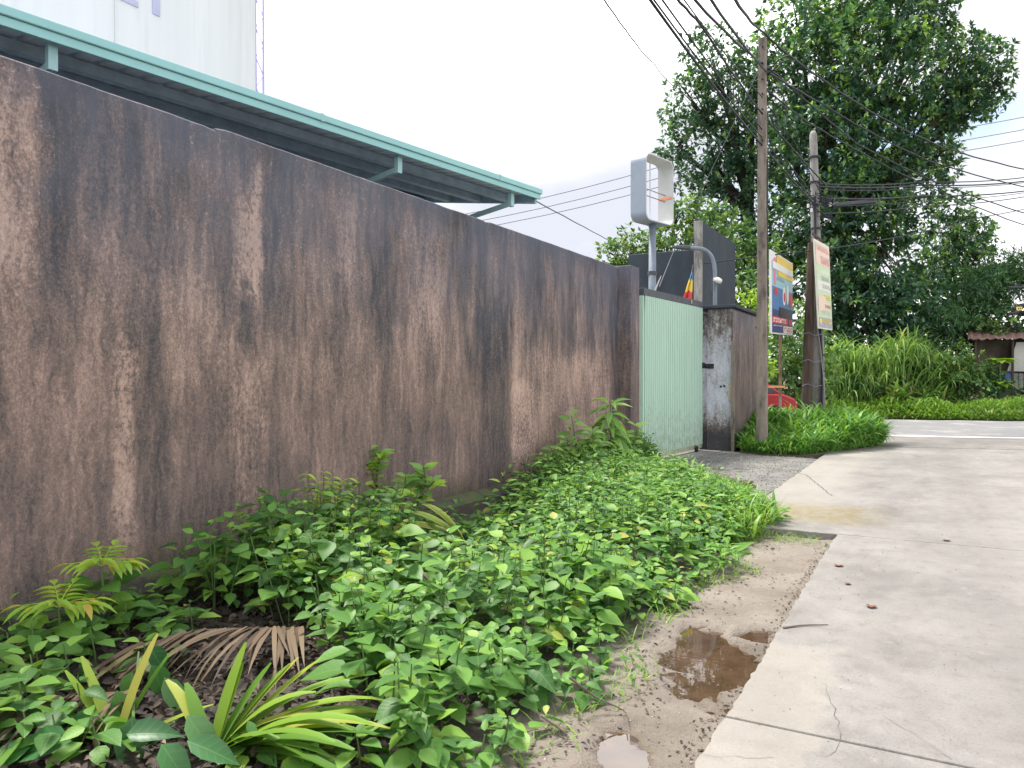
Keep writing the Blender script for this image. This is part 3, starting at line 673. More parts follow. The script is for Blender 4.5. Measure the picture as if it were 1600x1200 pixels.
MB().tube([lbp(.55,.19,-.1), lbp(.55,.19,2.6), lbp(.55,.19,Z0-.002)], [.095,.085,.075], 14).build('pole', M['greypipe'], lb, smooth=True)
MB().tube([lbp(.55,.19,3.70), lbp(.55,.19,3.78)], .098, 14).build('collar', M['gateframe'], lb)

# bent lamp pipe with small camera
lp = empty('bent_lamp_pipe', P(1117,478,16), 'grey pipe bent over like a cane on the gate pier', 'pipe')
pts = catmull([P(1117,482,16), P(1117,450,16), P(1116.5,422,16), P(1112,402,16), P(1101,391,16), P(1086,388,16), P(1072,387,16)], 6)
MB().tube(pts, .042, 10).build('pipe', M['greypipe'], lp, smooth=True)
MB().tube([P(1078,387.5,16), P(1070,387,16), P(1050,386.5,16)], [.05,.055,.03], 8).build('lamp_head', M['gateframe'], lp)
cc = empty('security_camera', P(1120,437,15.9), 'small white dome camera fixed to the bent pipe', 'camera')
MB().tube([P(1116,437,15.95), P(1121,438,15.85), P(1126,440,15.8)], [.04,.065,.05], 10).build('housing', M['lampglass'], cc, smooth=True)
MB().tube(catmull([P(1117,436,15.95), P(1112,438,15.9), P(1111,452,15.9)], 4), .012, 6).build('bracket', M['gateframe'], cc)
MB().obox(P(1109.5,455,15.9), (.045,.01,0), (0,.05,0), (0,0,.12)).build('box', M['gateframe'], cc)
# flag on the gate
fg = empty('hanging_flag', P(1078,478,15.2), 'small blue yellow and red flag hanging limp on the gate', 'flag')
MB().tube([P(1074,484,15.3), P(1082,414,15.3)], .008, 6).build('staff', M['polewood'], fg)
cl = []; rows = 8
for i in range(rows+1):
    t = i/rows; y = 424+t*50; xl = 1081-t*17; xr = 1081.5+.5*math.sin(t*6)
    for k in range(7):
        u = k/6; cl.append(P(xl+(xr-xl)*u, y+2*math.sin(u*9), 15.25-.05*math.sin(u*11+t)))
fs = []; mi = []
m = MB(); m.v = [tuple(c) for c in cl]
for i in range(rows):
    for k in range(6):
        m.f.append((i*7+k, i*7+k+1, (i+1)*7+k+1, (i+1)*7+k)); m.m.append(0 if i < 2 else (1 if i < 5 else (2 if (i < 7 or k < 4) else 3)))
o = m.build('cloth', [M['p_blue'], M['p_yellow'], M['p_red'], M['p_salmon']], fg, smooth=True)
sm = o.modifiers.new('thickness','SOLIDIFY'); sm.thickness = .004
tag(MB().tube([P(1022,458,14.4), P(1029,440,14.4), P(1033,431,14.4)], [.018,.012,.005], 6).build('stick', M['tarp']), 'short pale stick poking up behind the green gate', 'stick')
tag(MB().tube([P(1054,388,16), P(1030,448,15)], .006, 5).build('stay_wire', M['cablegrey']), 'thin wire running from bent pipe down behind the gate', 'wire')

# ------------------------------------------------------------------ poles and sign boards
p1 = empty('utility_pole', G(1191,708), 'tall square weathered pole standing beside the gate pier', 'utility pole')
b = G(1191,708); tp = P(1190,62,15.38)
m = MB(); rows = 12
for i in range(rows+1):
    t = i/rows; c = b.lerp(tp, t); c.z = -.15 + (tp.z+.15)*t; w_ = .10-.028*t; q = .01*mnoise.noise((0,0,i*1.7))
    for (a, bb) in ((-1,-1),(1,-1),(1,1),(-1,1)): m.v.append((c.x+a*w_+q, c.y+bb*w_, c.z))
for i in range(rows):
    for k in range(4): m.f.append((4*i+k, 4*i+(k+1)%4, 4*i+4+(k+1)%4, 4*i+4+k)); m.m.append(0)
m.f.append((4*rows,4*rows+1,4*rows+2,4*rows+3)); m.m.append(0)
m.build('shaft', M['polewood'], p1, bevel=.012)
for yy in (75,100,125,148,172,220):
    q = P(1190,yy,15.25); MB().tube([(q.x-.0,q.y-.03,q.z),(q.x+.0,q.y+.03,q.z)], .016, 8).build('bolt_hole', M['blackmetal'], p1)
for yy in (330, 512): q = P(1190.5,yy,15.38); MB().box(q.x-.112,q.x+.112,q.y-.112,q.y+.112,q.z-.02,q.z+.02).build('strap', M['gateframe'], p1)
MB().tube([P(1198,yy,15.3) for yy in (700,560,400,250)], .018, 6).build('conduit', M['blackmetal'], p1)
m = MB()
for dy in (0, 7): m.tube(catmull([P(1196,113+dy,15.4), P(1206,105+dy,15.3), P(1218,94+dy,15.2), P(1232,88+dy,15.2)], 5), .016, 6)
m.build('cable_hook', M['cable'], p1)
m = MB()
for k in range(3): m.tube(catmull([P(1199,130+8*k,15.3), P(1222,150,15.3), P(1228,180+5*k,15.3), P(1224,205,15.3), P(1212,205-5*k,15.3), P(1200,180,15.3)], 6), .009, 5)
m.build('cable_loop', M['cable'], p1)

p2 = empty('utility_pole', P(1275,686,18.8), 'round grey pole wound with cables behind the leaning timber post', 'utility pole')
MB().tube([P(1281,692,18.8), P(1278,520,18.8), P(1273,330,18.8), P(1269.5,212,18.8), P(1269.3,206,18.8)], [.15,.13,.105,.088,.05], 14).build('shaft', M['polegrey'], p2, smooth=True)
for yy in (247, 286, 358, 555, 580): q = P(1271+(yy-247)*.028,yy,18.8); MB().tube([q-Vector((0,0,.02)), q+Vector((0,0,.02))], .135, 12).build('strap', M['blackmetal'], p2)
MB().tube(catmull([P(1284,668,18.6), P(1284,560,18.6), P(1279,480,18.6), P(1274,380,18.6), P(1272,300,18.65)], 6), .03, 8).build('down_cable', M['cable'], p2, smooth=True)
MB().tube(catmull([P(1291,660,18.6), P(1287,600,18.6), P(1281,540,18.55), P(1270,480,18.55)], 6), .016, 6).build('grey_conduit', M['polegrey'], p2)
m = MB()
for k in range(26):
    a = P(1262+rng.uniform(0,22), 296+rng.uniform(0,42), 18.8+rng.uniform(-.3,.2)); 
    m.tube(catmull([a, a+Vector((rng.uniform(-.3,.4),rng.uniform(-.2,.2),rng.uniform(-.25,.1))), a+Vector((rng.uniform(-.2,.5),rng.uniform(-.2,.2),rng.uniform(-.4,.2)))], 4), rng.choice([.007,.01,.014]), 5)
m.build('cable_tangle', M['cable'], p2)
for (x_, y_) in ((1262,325),(1267,332),(1296,323)): q = P(x_,y_,18.6); MB().tube([q, q+Vector((0,0,.09))], .03, 8).build('insulator', M['p_white'], p2)
tpst = empty('timber_post', P(1263,690,18.5), 'dark leaning timber post bracing the round grey pole', 'post')
MB().tube([P(1259,692,18.5), P(1263,540,18.5), P(1267,380,18.6)], [.135,.115,.085], 10).build('shaft', M['darkwood'], tpst)
m = MB()
for yy in (520, 562, 600): m.tube(catmull([P(1253,yy+3,18.35), P(1263,yy,18.32), P(1272,yy+4,18.35), P(1284,yy+2,18.5)], 4), .008, 5)
m.build('wire_binding', M['cablegrey'], tpst)

def board(corners, thick, root, rects, base, back):
    """corners tl,tr,br,bl; rects (u0,u1,v0,v1,mat) printed panels; v down"""
    tl, tr_, br, bl = corners
    def bp(u, v, o=0):
        a = tl.lerp(tr_, u); b_ = bl.lerp(br, u); return a.lerp(b_, v) + nrm*o
    nrm = (tr_-tl).cross(bl-tl).normalized(); nrm = nrm if nrm.dot(-tl) > 0 else -nrm
    m = MB(); q = [bp(0,0),bp(1,0),bp(1,1),bp(0,1)]; r = [x-nrm*thick for x in q]
    m.add(q+r, [(0,1,2,3),(7,6,5,4),(0,4,5,1),(1,5,6,2),(2,6,7,3),(3,7,4,0)]); bo = m.build('board', M[base], root)
    for i, it in enumerate(rects):
        nme, u0, u1, v0, v1, mt = it; o = .004+.002*(i % 6)
        if nme == 'disc':
            pts = [bp((u0+u1)/2+(u1-u0)/2*math.cos(a), (v0+v1)/2+(v1-v0)/2*math.sin(a), o) for a in np.linspace(0, 2*math.pi, 20, endpoint=False)]
            MB().add(pts, [tuple(range(20))]).build('printed_disc', M[mt], root)
        elif nme == 'text':
            m = MB(); x = u0
            while x < u1-.02:
                wd = rng.uniform(.025,.06)*(.7 if v1-v0 < .04 else 1); k = rng.random()
                wd = min(wd, u1-x)
                h = (v1-v0); th = h*.28
                m.add([bp(x,v0,o),bp(x+wd*.35,v0,o),bp(x+wd*.35,v1,o),bp(x,v1,o)], [(0,1,2,3)])
                va = v0 if k < .5 else v0+h*.4
                m.add([bp(x+wd*.36,va,o),bp(x+wd,va,o),bp(x+wd,va+th,o),bp(x+wd*.36,va+th,o)], [(0,1,2,3)])
                if k > .3: m.add([bp(x+wd*.36,v1-th,o),bp(x+wd,v1-th,o),bp(x+wd,v1,o),bp(x+wd*.36,v1,o)], [(0,1,2,3)])
                x += wd+.018
            m.build('lettering', M[mt], root)
        else:
            MB().add([bp(u0,v0,o),bp(u1,v0,o),bp(u1,v1,o),bp(u0,v1,o)], [(0,1,2,3)]).build('printed_panel', M[mt], root)
    return bo
s1 = empty('advertising_sign', P(1219,690,18.2), 'colourful yellow and blue advertising board on a thin post', 'sign')
ca = [P(1203,390,17.4), P(1238,412,19.2), P(1238,524,19.2), P(1204,521,17.4)]
board(ca, .03, s1, [('r',.06,.99,.11,.985,'p_cyan'), ('r',.06,.99,.42,.70,'p_blue'), ('r',.06,.99,.70,.985,'p_navy'), ('r',.25,.99,.02,.12,'p_yellow'), ('r',.30,.99,.21,.27,'p_yellow'), ('r',.06,.99,.12,.205,'p_white'),
    ('disc',.12,.30,.06,.15,'p_pink'), ('text',.32,.93,.125,.195,'p_pink'), ('r',.12,.22,.21,.40,'p_pink'), ('text',.26,.6,.29,.33,'p_grey'), ('text',.26,.58,.345,.36,'p_white'),
    ('disc',.14,.30,.43,.52,'p_red'), ('disc',.33,.50,.42,.56,'p_red'), ('disc',.52,.66,.38,.62,'p_white'), ('disc',.555,.64,.45,.58,'p_red'), ('disc',.68,.80,.33,.60,'p_white'), ('disc',.82,.98,.42,.63,'p_red'),
    ('r',.36,.95,.66,.79,'p_black'), ('text',.40,.90,.675,.715,'p_yellow'), ('text',.40,.95,.735,.775,'p_yellow'), ('r',.06,.74,.785,.87,'p_red'), ('text',.10,.70,.80,.855,'p_white'), ('disc',.80,.97,.79,.87,'p_red'),
    ('text',.10,.50,.89,.905,'p_white'), ('text',.10,.50,.92,.935,'p_white'), ('text',.10,.45,.95,.965,'p_white'), ('r',.55,.985,.89,.98,'p_white'), ('text',.58,.96,.905,.965,'p_red')], 'p_white', 'p_grey')
MB().tube([P(1220,700,18.35), P(1219,600,18.35), P(1219,430,18.42)], .035, 8).build('post', M['rust'], s1)
MB().obox(P(1199,606,18.3), RT*.42, FW*.03, (0,0,.05)).build('cross_bar', M['orange'], s1)
s2 = empty('faded_banner', P(1286,516,18.3), 'faded tall banner board tilted against the round grey pole', 'sign')
cb = [P(1271.5,373,18.0), P(1294.5,386,18.9), P(1300.5,516,18.9), P(1279,513,18.0)]
board(cb, .03, s2, [('r',.04,.97,.27,.86,'p_palegreen'), ('r',.04,.97,.45,.56,'p_pale'), ('r',.04,.97,.03,.27,'p_salmon'), ('r',.04,.6,.62,.80,'p_salmon'), ('text',.12,.9,.05,.11,'p_palered'), ('text',.36,.93,.16,.25,'p_palered'),
    ('text',.36,.9,.31,.36,'p_pale'), ('text',.36,.9,.39,.44,'p_grey'), ('text',.40,.95,.485,.53,'p_grey'), ('text',.45,.92,.60,.66,'p_yellow'), ('text',.50,.95,.71,.75,'p_red'), ('text',.30,.9,.78,.83,'p_pale'),
    ('r',.04,.985,.87,.985,'p_grey'), ('disc',.08,.24,.88,.94,'p_yellow'), ('text',.30,.95,.89,.935,'p_yellow')], 'p_pale', 'p_grey')
MB().tube([P(1268,512,18.25), P(1266,440,18.2), P(1266,368,18.1)], .02, 6).build('side_batten', M['darkwood'], s2)
MB().obox(P(1268,366,18.05), (P(1286,379,18.7)-P(1268,366,18.05)), (0,0,.05), FW*.04).build('top_batten', M['darkwood'], s2)

p3 = empty('utility_pole', P(1624,640,28.5), 'grey utility pole at the far verge past the right edge', 'utility pole')
MB().tube([P(1624,655,28.5), P(1622,230,28.5)], [.17,.11], 12).build('shaft', M['polegrey'], p3, smooth=True)
q = P(1592,474,28.3)
m = MB().tube(catmull([P(1575,491,28.2), P(1590,488,28.2), P(1600,478,28.2), P(1622,470,28.4)], 6), .06, 6)
for k in range(9): 
    a = rng.uniform(0,6); r = rng.uniform(.12,.3); c = P(1602,484,28.2)
    m.tube([c+Vector((r*1.3*math.cos(a+b_),.04*k-.1,r*.8*math.sin(a+b_))) for b_ in np.linspace(0,3.5,9)], .035, 6)
m.tube([P(1588,455,28.2), P(1594,470,28.2)], .04, 6); m.tube([P(1576,450,28.2), P(1622,448,28.4)], .05, 6)
m.build('cable_coil', M['cable'], p3)
pz = P(1588,485,27.9); tg = MB().obox(pz, RT*.20, FW*.02, (0,0,.13)).build('yellow_tag', M['p_yellow'], p3)
for k in (.05,.12): MB().obox(pz+RT*k-FW*.006+Vector((0,0,.035)), RT*.035, FW*.004, (0,0,.06)).build('tag_print', M['p_black'], tg)

# ------------------------------------------------------------------ overhead cables
def cable(pts, r, label, group, mat='cable', n=8, twist=0):
    c = []
    for a, b in zip(pts, pts[1:]):                       # each span sags a little
        a, b = Vector(a), Vector(b); L_ = (b-a).length
        c += [a.lerp(b, i/n) - Vector((0,0,.0011*L_*L_*4*(i/n)*(1-i/n))) for i in range(n)]
    c.append(Vector(pts[-1]))
    if twist: c = [p + Vector((0,0,twist*math.sin(i*1.9))) for i, p in enumerate(c)]
    tag(MB().tube(c, r, 5, cap=False).build('overhead_cable', M[mat], smooth=True), label, 'cable', group)
ga = 'cables running past the tall square pole to the round pole'
la = 'black overhead cable from top edge past the square pole to the round pole'
def back(px_): q = P(px_, 0, 9.2); return Vector((q.x+.12, q.y-7.5, q.z+.25))
cable([back(1013), P(1013,0,9.2), P(1187,225,15.2), P(1274,322,18.7)], .020, 'black cable to the round pole, leftmost of the bundle crossing the top edge', ga)
cable([back(1018), P(1019,0,9.2), P(1187,213,15.2), P(1270,312,18.7)], .013, 'black cable to the round pole, second from left of the bundle crossing the top edge', ga)
cable([back(1032), P(1032,0,9.2), P(1187,200,15.2), P(1266,300,18.7)], .013, 'black cable to the round pole, third from left of the bundle crossing the top edge', ga)
cable([back(1056), P(1056,0,9.2), P(1094,41,10.4), P(1187,176,15.2), P(1289,290,18.7)], .018, 'black cable to the round pole, fourth from left of the bundle crossing the top edge', ga, twist=.008)
cable([back(1066), P(1066,0,9.2), P(1187,150,15.2), P(1240,222,17), P(1280,300,18.7)], .010, 'black cable to the round pole, fifth from left of the bundle crossing the top edge', ga)
gb = 'cables crossing the tree to the far right pole'
lbx = 'black overhead cable crossing the big tree towards the right edge'
cable([back(1082), P(1082,0,9.2), P(1187,99,15.2), P(1212,118,16), P(1337,225,20), P(1480,292,25), P(1622,340,28.5)], .020, 'black cable crossing the big tree, left one of three above the square pole bundle', gb, twist=.008)
cable([back(1108), P(1108,0,9.2), P(1195,112,15.2), P(1280,162,18), P(1450,252,24), P(1622,297,28.5)], .020, 'black cable crossing the big tree, middle one of three at the top edge', gb, twist=.008)
cable([back(1146), P(1146,0,9.2), P(1187,49,15.2), P(1225,84,16), P(1356,174,20), P(1480,234,25), P(1622,270,28.5)], .022, 'highest black cable crossing the big tree from the square pole top', gb, twist=.01)
cable([P(1195,140,15.4), P(1250,185,17), P(1337,235,20), P(1480,305,25), P(1622,360,28.5)], .018, 'black cable crossing the big tree that starts on the square pole side', gb, twist=.008)
gc = 'cables strung from the round pole to the right'
lc = 'nearly level black cable strung from the round pole to the right edge'
for (a, c, r), on in zip(((288,276,.018),(292,282,.024),(297,284,.012),(310,297,.022),(322,299,.012),(334,305,.016)), ('topmost','second','third','fourth','fifth','lowest')):
    cable([P(1276,a,18.7), P(1440,(a+c)/2+3,23.5), P(1622,c-1,28.5)], r, 'level black cable running right from the round pole, %s of six' % on, gc)
tag(MB().tube([P(1300,322,19.2), P(1304,321,19.4), P(1364,315,21.2), P(1368,315,21.3)], [.02,.06,.06,.02], 10).build('cable_splice', M['cable'], smooth=True), 'fat black splice sleeve on a cable right of the round pole', 'cable splice')
cable([P(1100,412,17), P(1190,400,17.5), P(1270,392,18.6), P(1424,366,22), P(1525,341,26), P(1622,322,28.5)], .014, 'low black cable passing behind the faded banner to the right edge', None)
for i, (a, c) in enumerate(((338,170),(352,190),(362,208))):
    cable([P(600,a+18,46), P(1100,(a*.43+c*.57)-2,46), P(1750,c-20,46)], .022, ('upper','middle','lower')[i] + ' of three thin distant power lines behind the lightbox', 'distant power lines', 'cablegrey')
cable([S(.1,.05,4.07).lerp(P(1000,402,30), k/8) for k in range(9)], .010, 'thin wire slanting from the roof corner towards the bright trees', None, 'cablegrey')
cable([back(940), P(942,0,9.2), P(985,60,12), P(1020,100,17), P(1060,140,26), P(1085,165,37)], .011, 'single black cable at top centre running into the tree', None, twist=.006)
cable([P(985,-20,20), P(1030,45,26), P(1085,110,37)], .010, 'faint thin wire at top beside the single black cable', None, 'cablegrey')
cable([P(1060,450,24), P(1080,385,22), P(1097,296,20), P(1180,120,17)], .008, 'thin slack wire in the leaves left of the square pole', None, 'cablegrey')

# ------------------------------------------------------------------ red car behind the grass
car = empty('parked_car', P(1190,640,25), 'small red car mostly hidden behind poles and tall grass', 'car')
cq = P(1246,600,25.0); co = Vector((cq.x, cq.y, 0)); fx = rd; fy = rn
def cp(a, b_, z): q = co - fx*a + fy*b_; return Vector((q.x, q.y, z))      # a = metres back from the nose
lower = [(0,.32),(0,.62),(.06,.80),(.42,.95),(1.0,.97),(3.3,.97),(3.5,.90),(3.55,.4),(3.5,.3)]
upper = [(.42,.94),(.95,1.34),(1.15,1.40),(2.7,1.42),(3.0,1.36),(3.42,.955)]
def extr(poly, b0, b1, ins=0):
    m = MB(); n = len(poly); m.add([cp(a,b0,z) for a,z in poly]+[cp(a,b1,z) for a,z in poly], [tuple(range(n)), tuple(range(2*n-1,n-1,-1))]+[(i,n+i,n+(i+1)%n,(i+1)%n) for i in range(n)]); return m
body = extr(lower, 0, 1.56).build('body', M['carred'], car, bevel=.05)
cab = extr(upper, .10, 1.46).build('cabin', M['carred'], car, bevel=.04)
extr([(.60,1.0),(.98,1.29),(1.5,1.32),(1.5,1.0)], .088, .098).build('side_window', M['glass'], cab)
extr([(1.58,1.0),(1.58,1.33),(2.7,1.34),(3.2,1.0)], .088, .098).build('side_window', M['glass'], cab)
m = MB(); m.add([cp(.48,.2,.985),cp(.48,1.36,.985),cp(.91,1.30,1.31),cp(.91,.26,1.31)], [(0,1,2,3)]); m.v = [tuple(Vector(v)+fx*.02+Vector((0,0,.02))) for v in m.v]; m.build('windscreen', M['glass'], cab)
for b_ in (.12, 1.2): MB().obox(cp(.045,b_,.58), fx*.05, fy*.26, (0,0,.13)).build('headlight', M['lampglass'], body, bevel=.01)
MB().obox(cp(.05,.4,.42), fx*.06, fy*.76, (0,0,.1)).build('number_plate', M['p_white'], body)
for a in (.68, 2.85):
    for b_ in (-.01, 1.40):
        wv = MB().tube([cp(a,b_,.29), cp(a,b_+.17,.29)], .29, 20).build('wheel', M['rubber'], car, bevel=.02)
        MB().tube([cp(a,b_-.012,.29), cp(a,b_+.182,.29)], .17, 14).build('rim', M['chrome'], wv)

# ------------------------------------------------------------------ shack across the road
sh = empty('roadside_shack', P(1575,640,31), 'low shack with rusty sheet roof and tarp wall across the road', 'shack')
T0 = 31.0
def SQ(px_, py_, t): return P(px_, py_, t)
vs = []; fs = []; nn_ = 46
for i in range(nn_+1):
    x_ = 1512 + (1712-1512)*i/nn_; dz = .035*math.sin(i*2.1)+.03*mnoise.noise((i*.3,0,0)); a = SQ(x_, 530-(x_-1520)*.02, 30.4); b_ = SQ(x_, 516-(x_-1520)*.03, 33.6)
    vs += [a+Vector((0,0,dz)), b_+Vector((0,0,dz+.1))]
for i in range(nn_): fs.append((2*i,2*i+2,2*i+3,2*i+1))
o = MB().add(vs, fs).build('roof_sheet', M['rust'], sh); sm = o.modifiers.new('t','SOLIDIFY'); sm.thickness = .02
def panel(name, quad, mat, th=.05, parent=sh):
    q = [SQ(*c) for c in quad]; r = [v+FW*th for v in q]
    return MB().add(q+r, [(0,1,2,3),(7,6,5,4),(0,4,5,1),(1,5,6,2),(2,6,7,3),(3,7,4,0)]).build(name, mat, parent)
panel('back_wall', [(1524,531,31.2),(1600,531,31.2),(1600,640,31.2),(1524,640,31.2)], M['shackwall'])
panel('side_wall', [(1600.2,531,31.1),(1720,531,31.1),(1720,640,31.1),(1600.2,640,31.1)], M['shackwall'])
panel('tarp', [(1588,535,30.75),(1640,533,30.75),(1640,581,30.7),(1574,580,30.7),(1582,560,30.72)][:2]+[(1640,581,30.7),(1574,580,30.7)], M['tarp'], .02)
for k in range(9): panel('plank', [(1584+8*k,583,30.8),(1591+8*k,583,30.8),(1591+8*k,606,30.8),(1584+8*k,606,30.8)], M['plank'], .03)
for x_ in (1524, 1582, 1650, 1712): MB().tube([SQ(x_,645,30.6), SQ(x_,531,30.6)], .05, 8).build('post', M['darkwood'], sh)
panel('blue_sheet', [(1570,582,30.9),(1583,582,30.9),(1583,600,30.9),(1570,600,30.9)], M['bluetarp'], .02)
MB().tube([SQ(1582,603,30.5), SQ(1612,618,30.5)], .04, 6).build('leaning_pole', M['plank'], sh)

# ------------------------------------------------------------------ trees
def unit(n): v = nr.normal(size=(n,3)); return v/np.linalg.norm(v, axis=1, keepdims=True)
def rosettes(S_, tpl, centers, outward, nleaf, size, tints, up=.35):
    n = len(centers); k = nleaf
    pos = np.repeat(centers, k, 0); ow = np.repeat(outward, k, 0)
    d = unit(n*k) + ow*.55 + np.array([0,0,up*.3]); d /= np.linalg.norm(d, axis=1, keepdims=True)
    nm = ow*.6 + np.array([0,0,1.0]) + unit(n*k)*.45
    sz = np.repeat(size, k)*nr.uniform(.7,1.2,n*k); t = np.clip(np.repeat(tints, k) + nr.normal(0,.05,n*k), .01, .99)
    S_.add(tpl, pos + d*sz[:,None]*.15, d, nm, sz, t)
def tree(name, label, lobes, base, mat, dens=26, leaf=.30, nleaf=7, trunk_r=.3, tpl=SIMP, bright=.10, fork=None, group=None, barkm='bark', vine=False, zs=1.0, gap=-.3):
    """lobes (px,py,r_px,t): leafy masses of the crown; limbs run from the trunk to each"""
    root = empty(name, base, label, 'tree', group); S_ = Scatter(); tk = MB()
    L_ = [(P(a,b_,t), r*t/1200) for (a,b_,r,t) in lobes]
    cen = sum((l[0] for l in L_), Vector())/len(L_)
    fk = Vector(fork) if fork else Vector((base.x, base.y, base.z + .5*(cen.z-base.z)))
    mid = base.lerp(fk, .5) + Vector((rng.uniform(-.2,.2), rng.uniform(-.2,.2), 0))
    tk.tube(catmull([base-Vector((0,0,.3)), mid, fk], 5), [trunk_r*(1-.45*i/10) for i in range(11)], 9)
    for c, r in L_:
        n = int(dens*(r**2)*4); u = unit(n); rad = r*np.where(nr.random(n) < .72, nr.uniform(.78,1.08,n), nr.uniform(.35,.8,n))
        bump_ = np.array([1+.28*mnoise.noise((Vector(a)*1.9)+c*.7) for a in u]); 
        pts = u*(rad*bump_)[:,None]*np.array([1,1,zs]) + np.array(c)
        keep = np.array([mnoise.noise(Vector(p_)*.85) > gap for p_ in pts]) & (pts[:,2] > .1)
        pts, u = pts[keep], u[keep]; n = len(pts)
        if not n: continue
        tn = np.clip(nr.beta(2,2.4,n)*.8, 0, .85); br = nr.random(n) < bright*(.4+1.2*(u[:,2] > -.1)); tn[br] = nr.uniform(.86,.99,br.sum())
        rosettes(S_, tpl, pts, u, nleaf, nr.uniform(.8,1.2,n)*leaf, tn)
        # limb to the lobe with side twigs
        p0 = fk if c.z > fk.z*.7 else base.lerp(fk, max(.15, min(1, c.z/max(fk.z,.1)*.6)))
        m1 = p0.lerp(c, .5) + Vector((rng.uniform(-.3,.3)*r, rng.uniform(-.3,.3)*r, .15*r))
        path = catmull([p0, m1, c], 4); r0 = trunk_r*.42; tk.tube(path, list(np.linspace(r0, r0*.3, len(path))), 6)
        for _ in range(9):
            q = Vector(pts[rng.randrange(n)]); s_ = path[rng.randrange(3, len(path))]
            tk.tube([s_, s_.lerp(q,.5)+Vector((0,0,.1*r)), q], [r0*.3, r0*.18, r0*.07], 5)
    tk.build('trunk', M[barkm], root, smooth=True)
    o = S_.build('crown', M[mat], root); o['kind'] = 'stuff'; return root

T = 36
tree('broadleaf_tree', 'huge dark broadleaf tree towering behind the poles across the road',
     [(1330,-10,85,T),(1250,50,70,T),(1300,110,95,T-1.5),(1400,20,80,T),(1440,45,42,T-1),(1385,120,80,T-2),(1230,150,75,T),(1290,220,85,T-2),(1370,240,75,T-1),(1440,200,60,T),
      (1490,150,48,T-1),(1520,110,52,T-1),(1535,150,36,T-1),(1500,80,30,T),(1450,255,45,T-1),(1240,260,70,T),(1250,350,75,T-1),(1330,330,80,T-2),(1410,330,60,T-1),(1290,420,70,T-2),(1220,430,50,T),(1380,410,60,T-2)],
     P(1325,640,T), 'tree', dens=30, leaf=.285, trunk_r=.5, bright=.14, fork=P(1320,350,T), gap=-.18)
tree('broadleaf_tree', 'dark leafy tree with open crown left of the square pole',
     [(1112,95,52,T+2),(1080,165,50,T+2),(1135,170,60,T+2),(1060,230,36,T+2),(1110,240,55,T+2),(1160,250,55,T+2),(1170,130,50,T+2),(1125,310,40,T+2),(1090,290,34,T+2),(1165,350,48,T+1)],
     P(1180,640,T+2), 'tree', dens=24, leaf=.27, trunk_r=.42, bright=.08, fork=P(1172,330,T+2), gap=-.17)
tree('broadleaf_tree', 'pointed dark tree standing right of the huge tree',
     [(1492,325,28,T+1),(1478,370,42,T+1),(1515,375,40,T+1),(1500,420,58,T+1),(1540,425,34,T+1),(1455,440,50,T+1),(1480,480,60,T),(1530,480,48,T)],
     P(1500,640,T+1), 'tree', dens=28, leaf=.25, trunk_r=.25, bright=.16)
tree('vine_covered_tree', 'deep green vine-draped tree mass behind the faded banner',
     [(1320,470,50,T-3),(1370,460,55,T-3),(1420,470,55,T-3),(1345,530,60,T-3),(1410,530,60,T-3),(1300,540,50,T-3),(1460,540,50,T-3)],
     P(1370,640,T-3), 'tree', dens=32, leaf=.24, trunk_r=.3, bright=.2)
tree('bright_tree', 'pale green bushy tree behind the gatehouse and lightbox pole',
     [(985,385,34,30),(960,400,26,30),(1020,370,36,30),(1050,390,40,30),(1010,415,40,30),(1080,350,40,31),(1060,330,26,31)],
     P(1010,640,30), 'treelight', dens=24, leaf=.24, trunk_r=.2, bright=.3)
tree('bright_tree', 'yellowish green tree between the grey fin wall and the square pole',
     [(1130,380,40,30),(1165,400,36,30),(1150,440,34,29),(1175,460,28,28),(1185,400,30,30),(1120,345,30,31)],
     P(1165,640,30), 'treelight', dens=24, leaf=.24, trunk_r=.18, bright=.3)
tree('feathery_tree', 'feathery grey-green tree above the shack roof',
     [(1530,445,36,T-3),(1560,470,30,T-3),(1515,490,36,T-3),(1550,430,22,T-3),(1480,500,32,T-4)],
     P(1535,640,T-3), 'feather', dens=40, leaf=.30, nleaf=9, trunk_r=.12, tpl=T_simple(.16,.3), bright=.1, barkm='twig', zs=.7)
tree('feathery_tree', 'bluish feathery tree at the right edge above the shack',
     [(1600,410,26,T-3),(1596,440,28,T-3),(1630,420,45,T-3)], P(1625,640,T-3), 'feather', dens=34, leaf=.42, nleaf=9, trunk_r=.15, tpl=T_simple(.10,.3), bright=0, zs=.7)
def bush(label, lobes, base, mat, **kw):
    kw.setdefault('leaf', .2); kw.setdefault('dens', 36); kw.setdefault('trunk_r', .06)
    o = tree('bush', label, lobes, base, mat, **kw); o['category'] = 'bush'; return o
bush('bright bush growing behind the yellow and blue advertising board', [(1225,500,36,27),(1250,540,44,27),(1215,560,36,26.5),(1280,560,40,27.5),(1240,600,40,26.5),(1270,610,36,26.5)], P(1245,650,27), 'treelight', bright=.35)
bush('lime green bush peeping over the gate pier', [(1172,480,24,24),(1190,500,24,24),(1180,530,26,23.5),(1185,570,26,23)], P(1184,660,24), 'lime', leaf=.16, bright=.5)
bush('rounded green bush left of the shack', [(1500,570,34,29.3),(1480,590,36,29.3),(1515,600,34,29),(1525,575,26,29.3),(1545,600,24,29),(1450,585,30,29.6)], P(1500,645,29.3), 'treelight', leaf=.17, bright=.15)
bush('dark bush in front of the shack wall', [(1545,600,26,29.2),(1562,605,24,29.2),(1552,620,24,29)], P(1553,645,29.2), 'tree', leaf=.17, bright=.12)
bush('leafy vine mound on top of the shack roof', [(1540,512,18,32),(1570,506,20,32),(1600,504,22,32),(1630,504,24,32),(1660,506,22,32),(1555,516,14,31.5),(1585,514,14,31.5)], P(1590,530,32), 'treelight', leaf=.16, bright=.2)
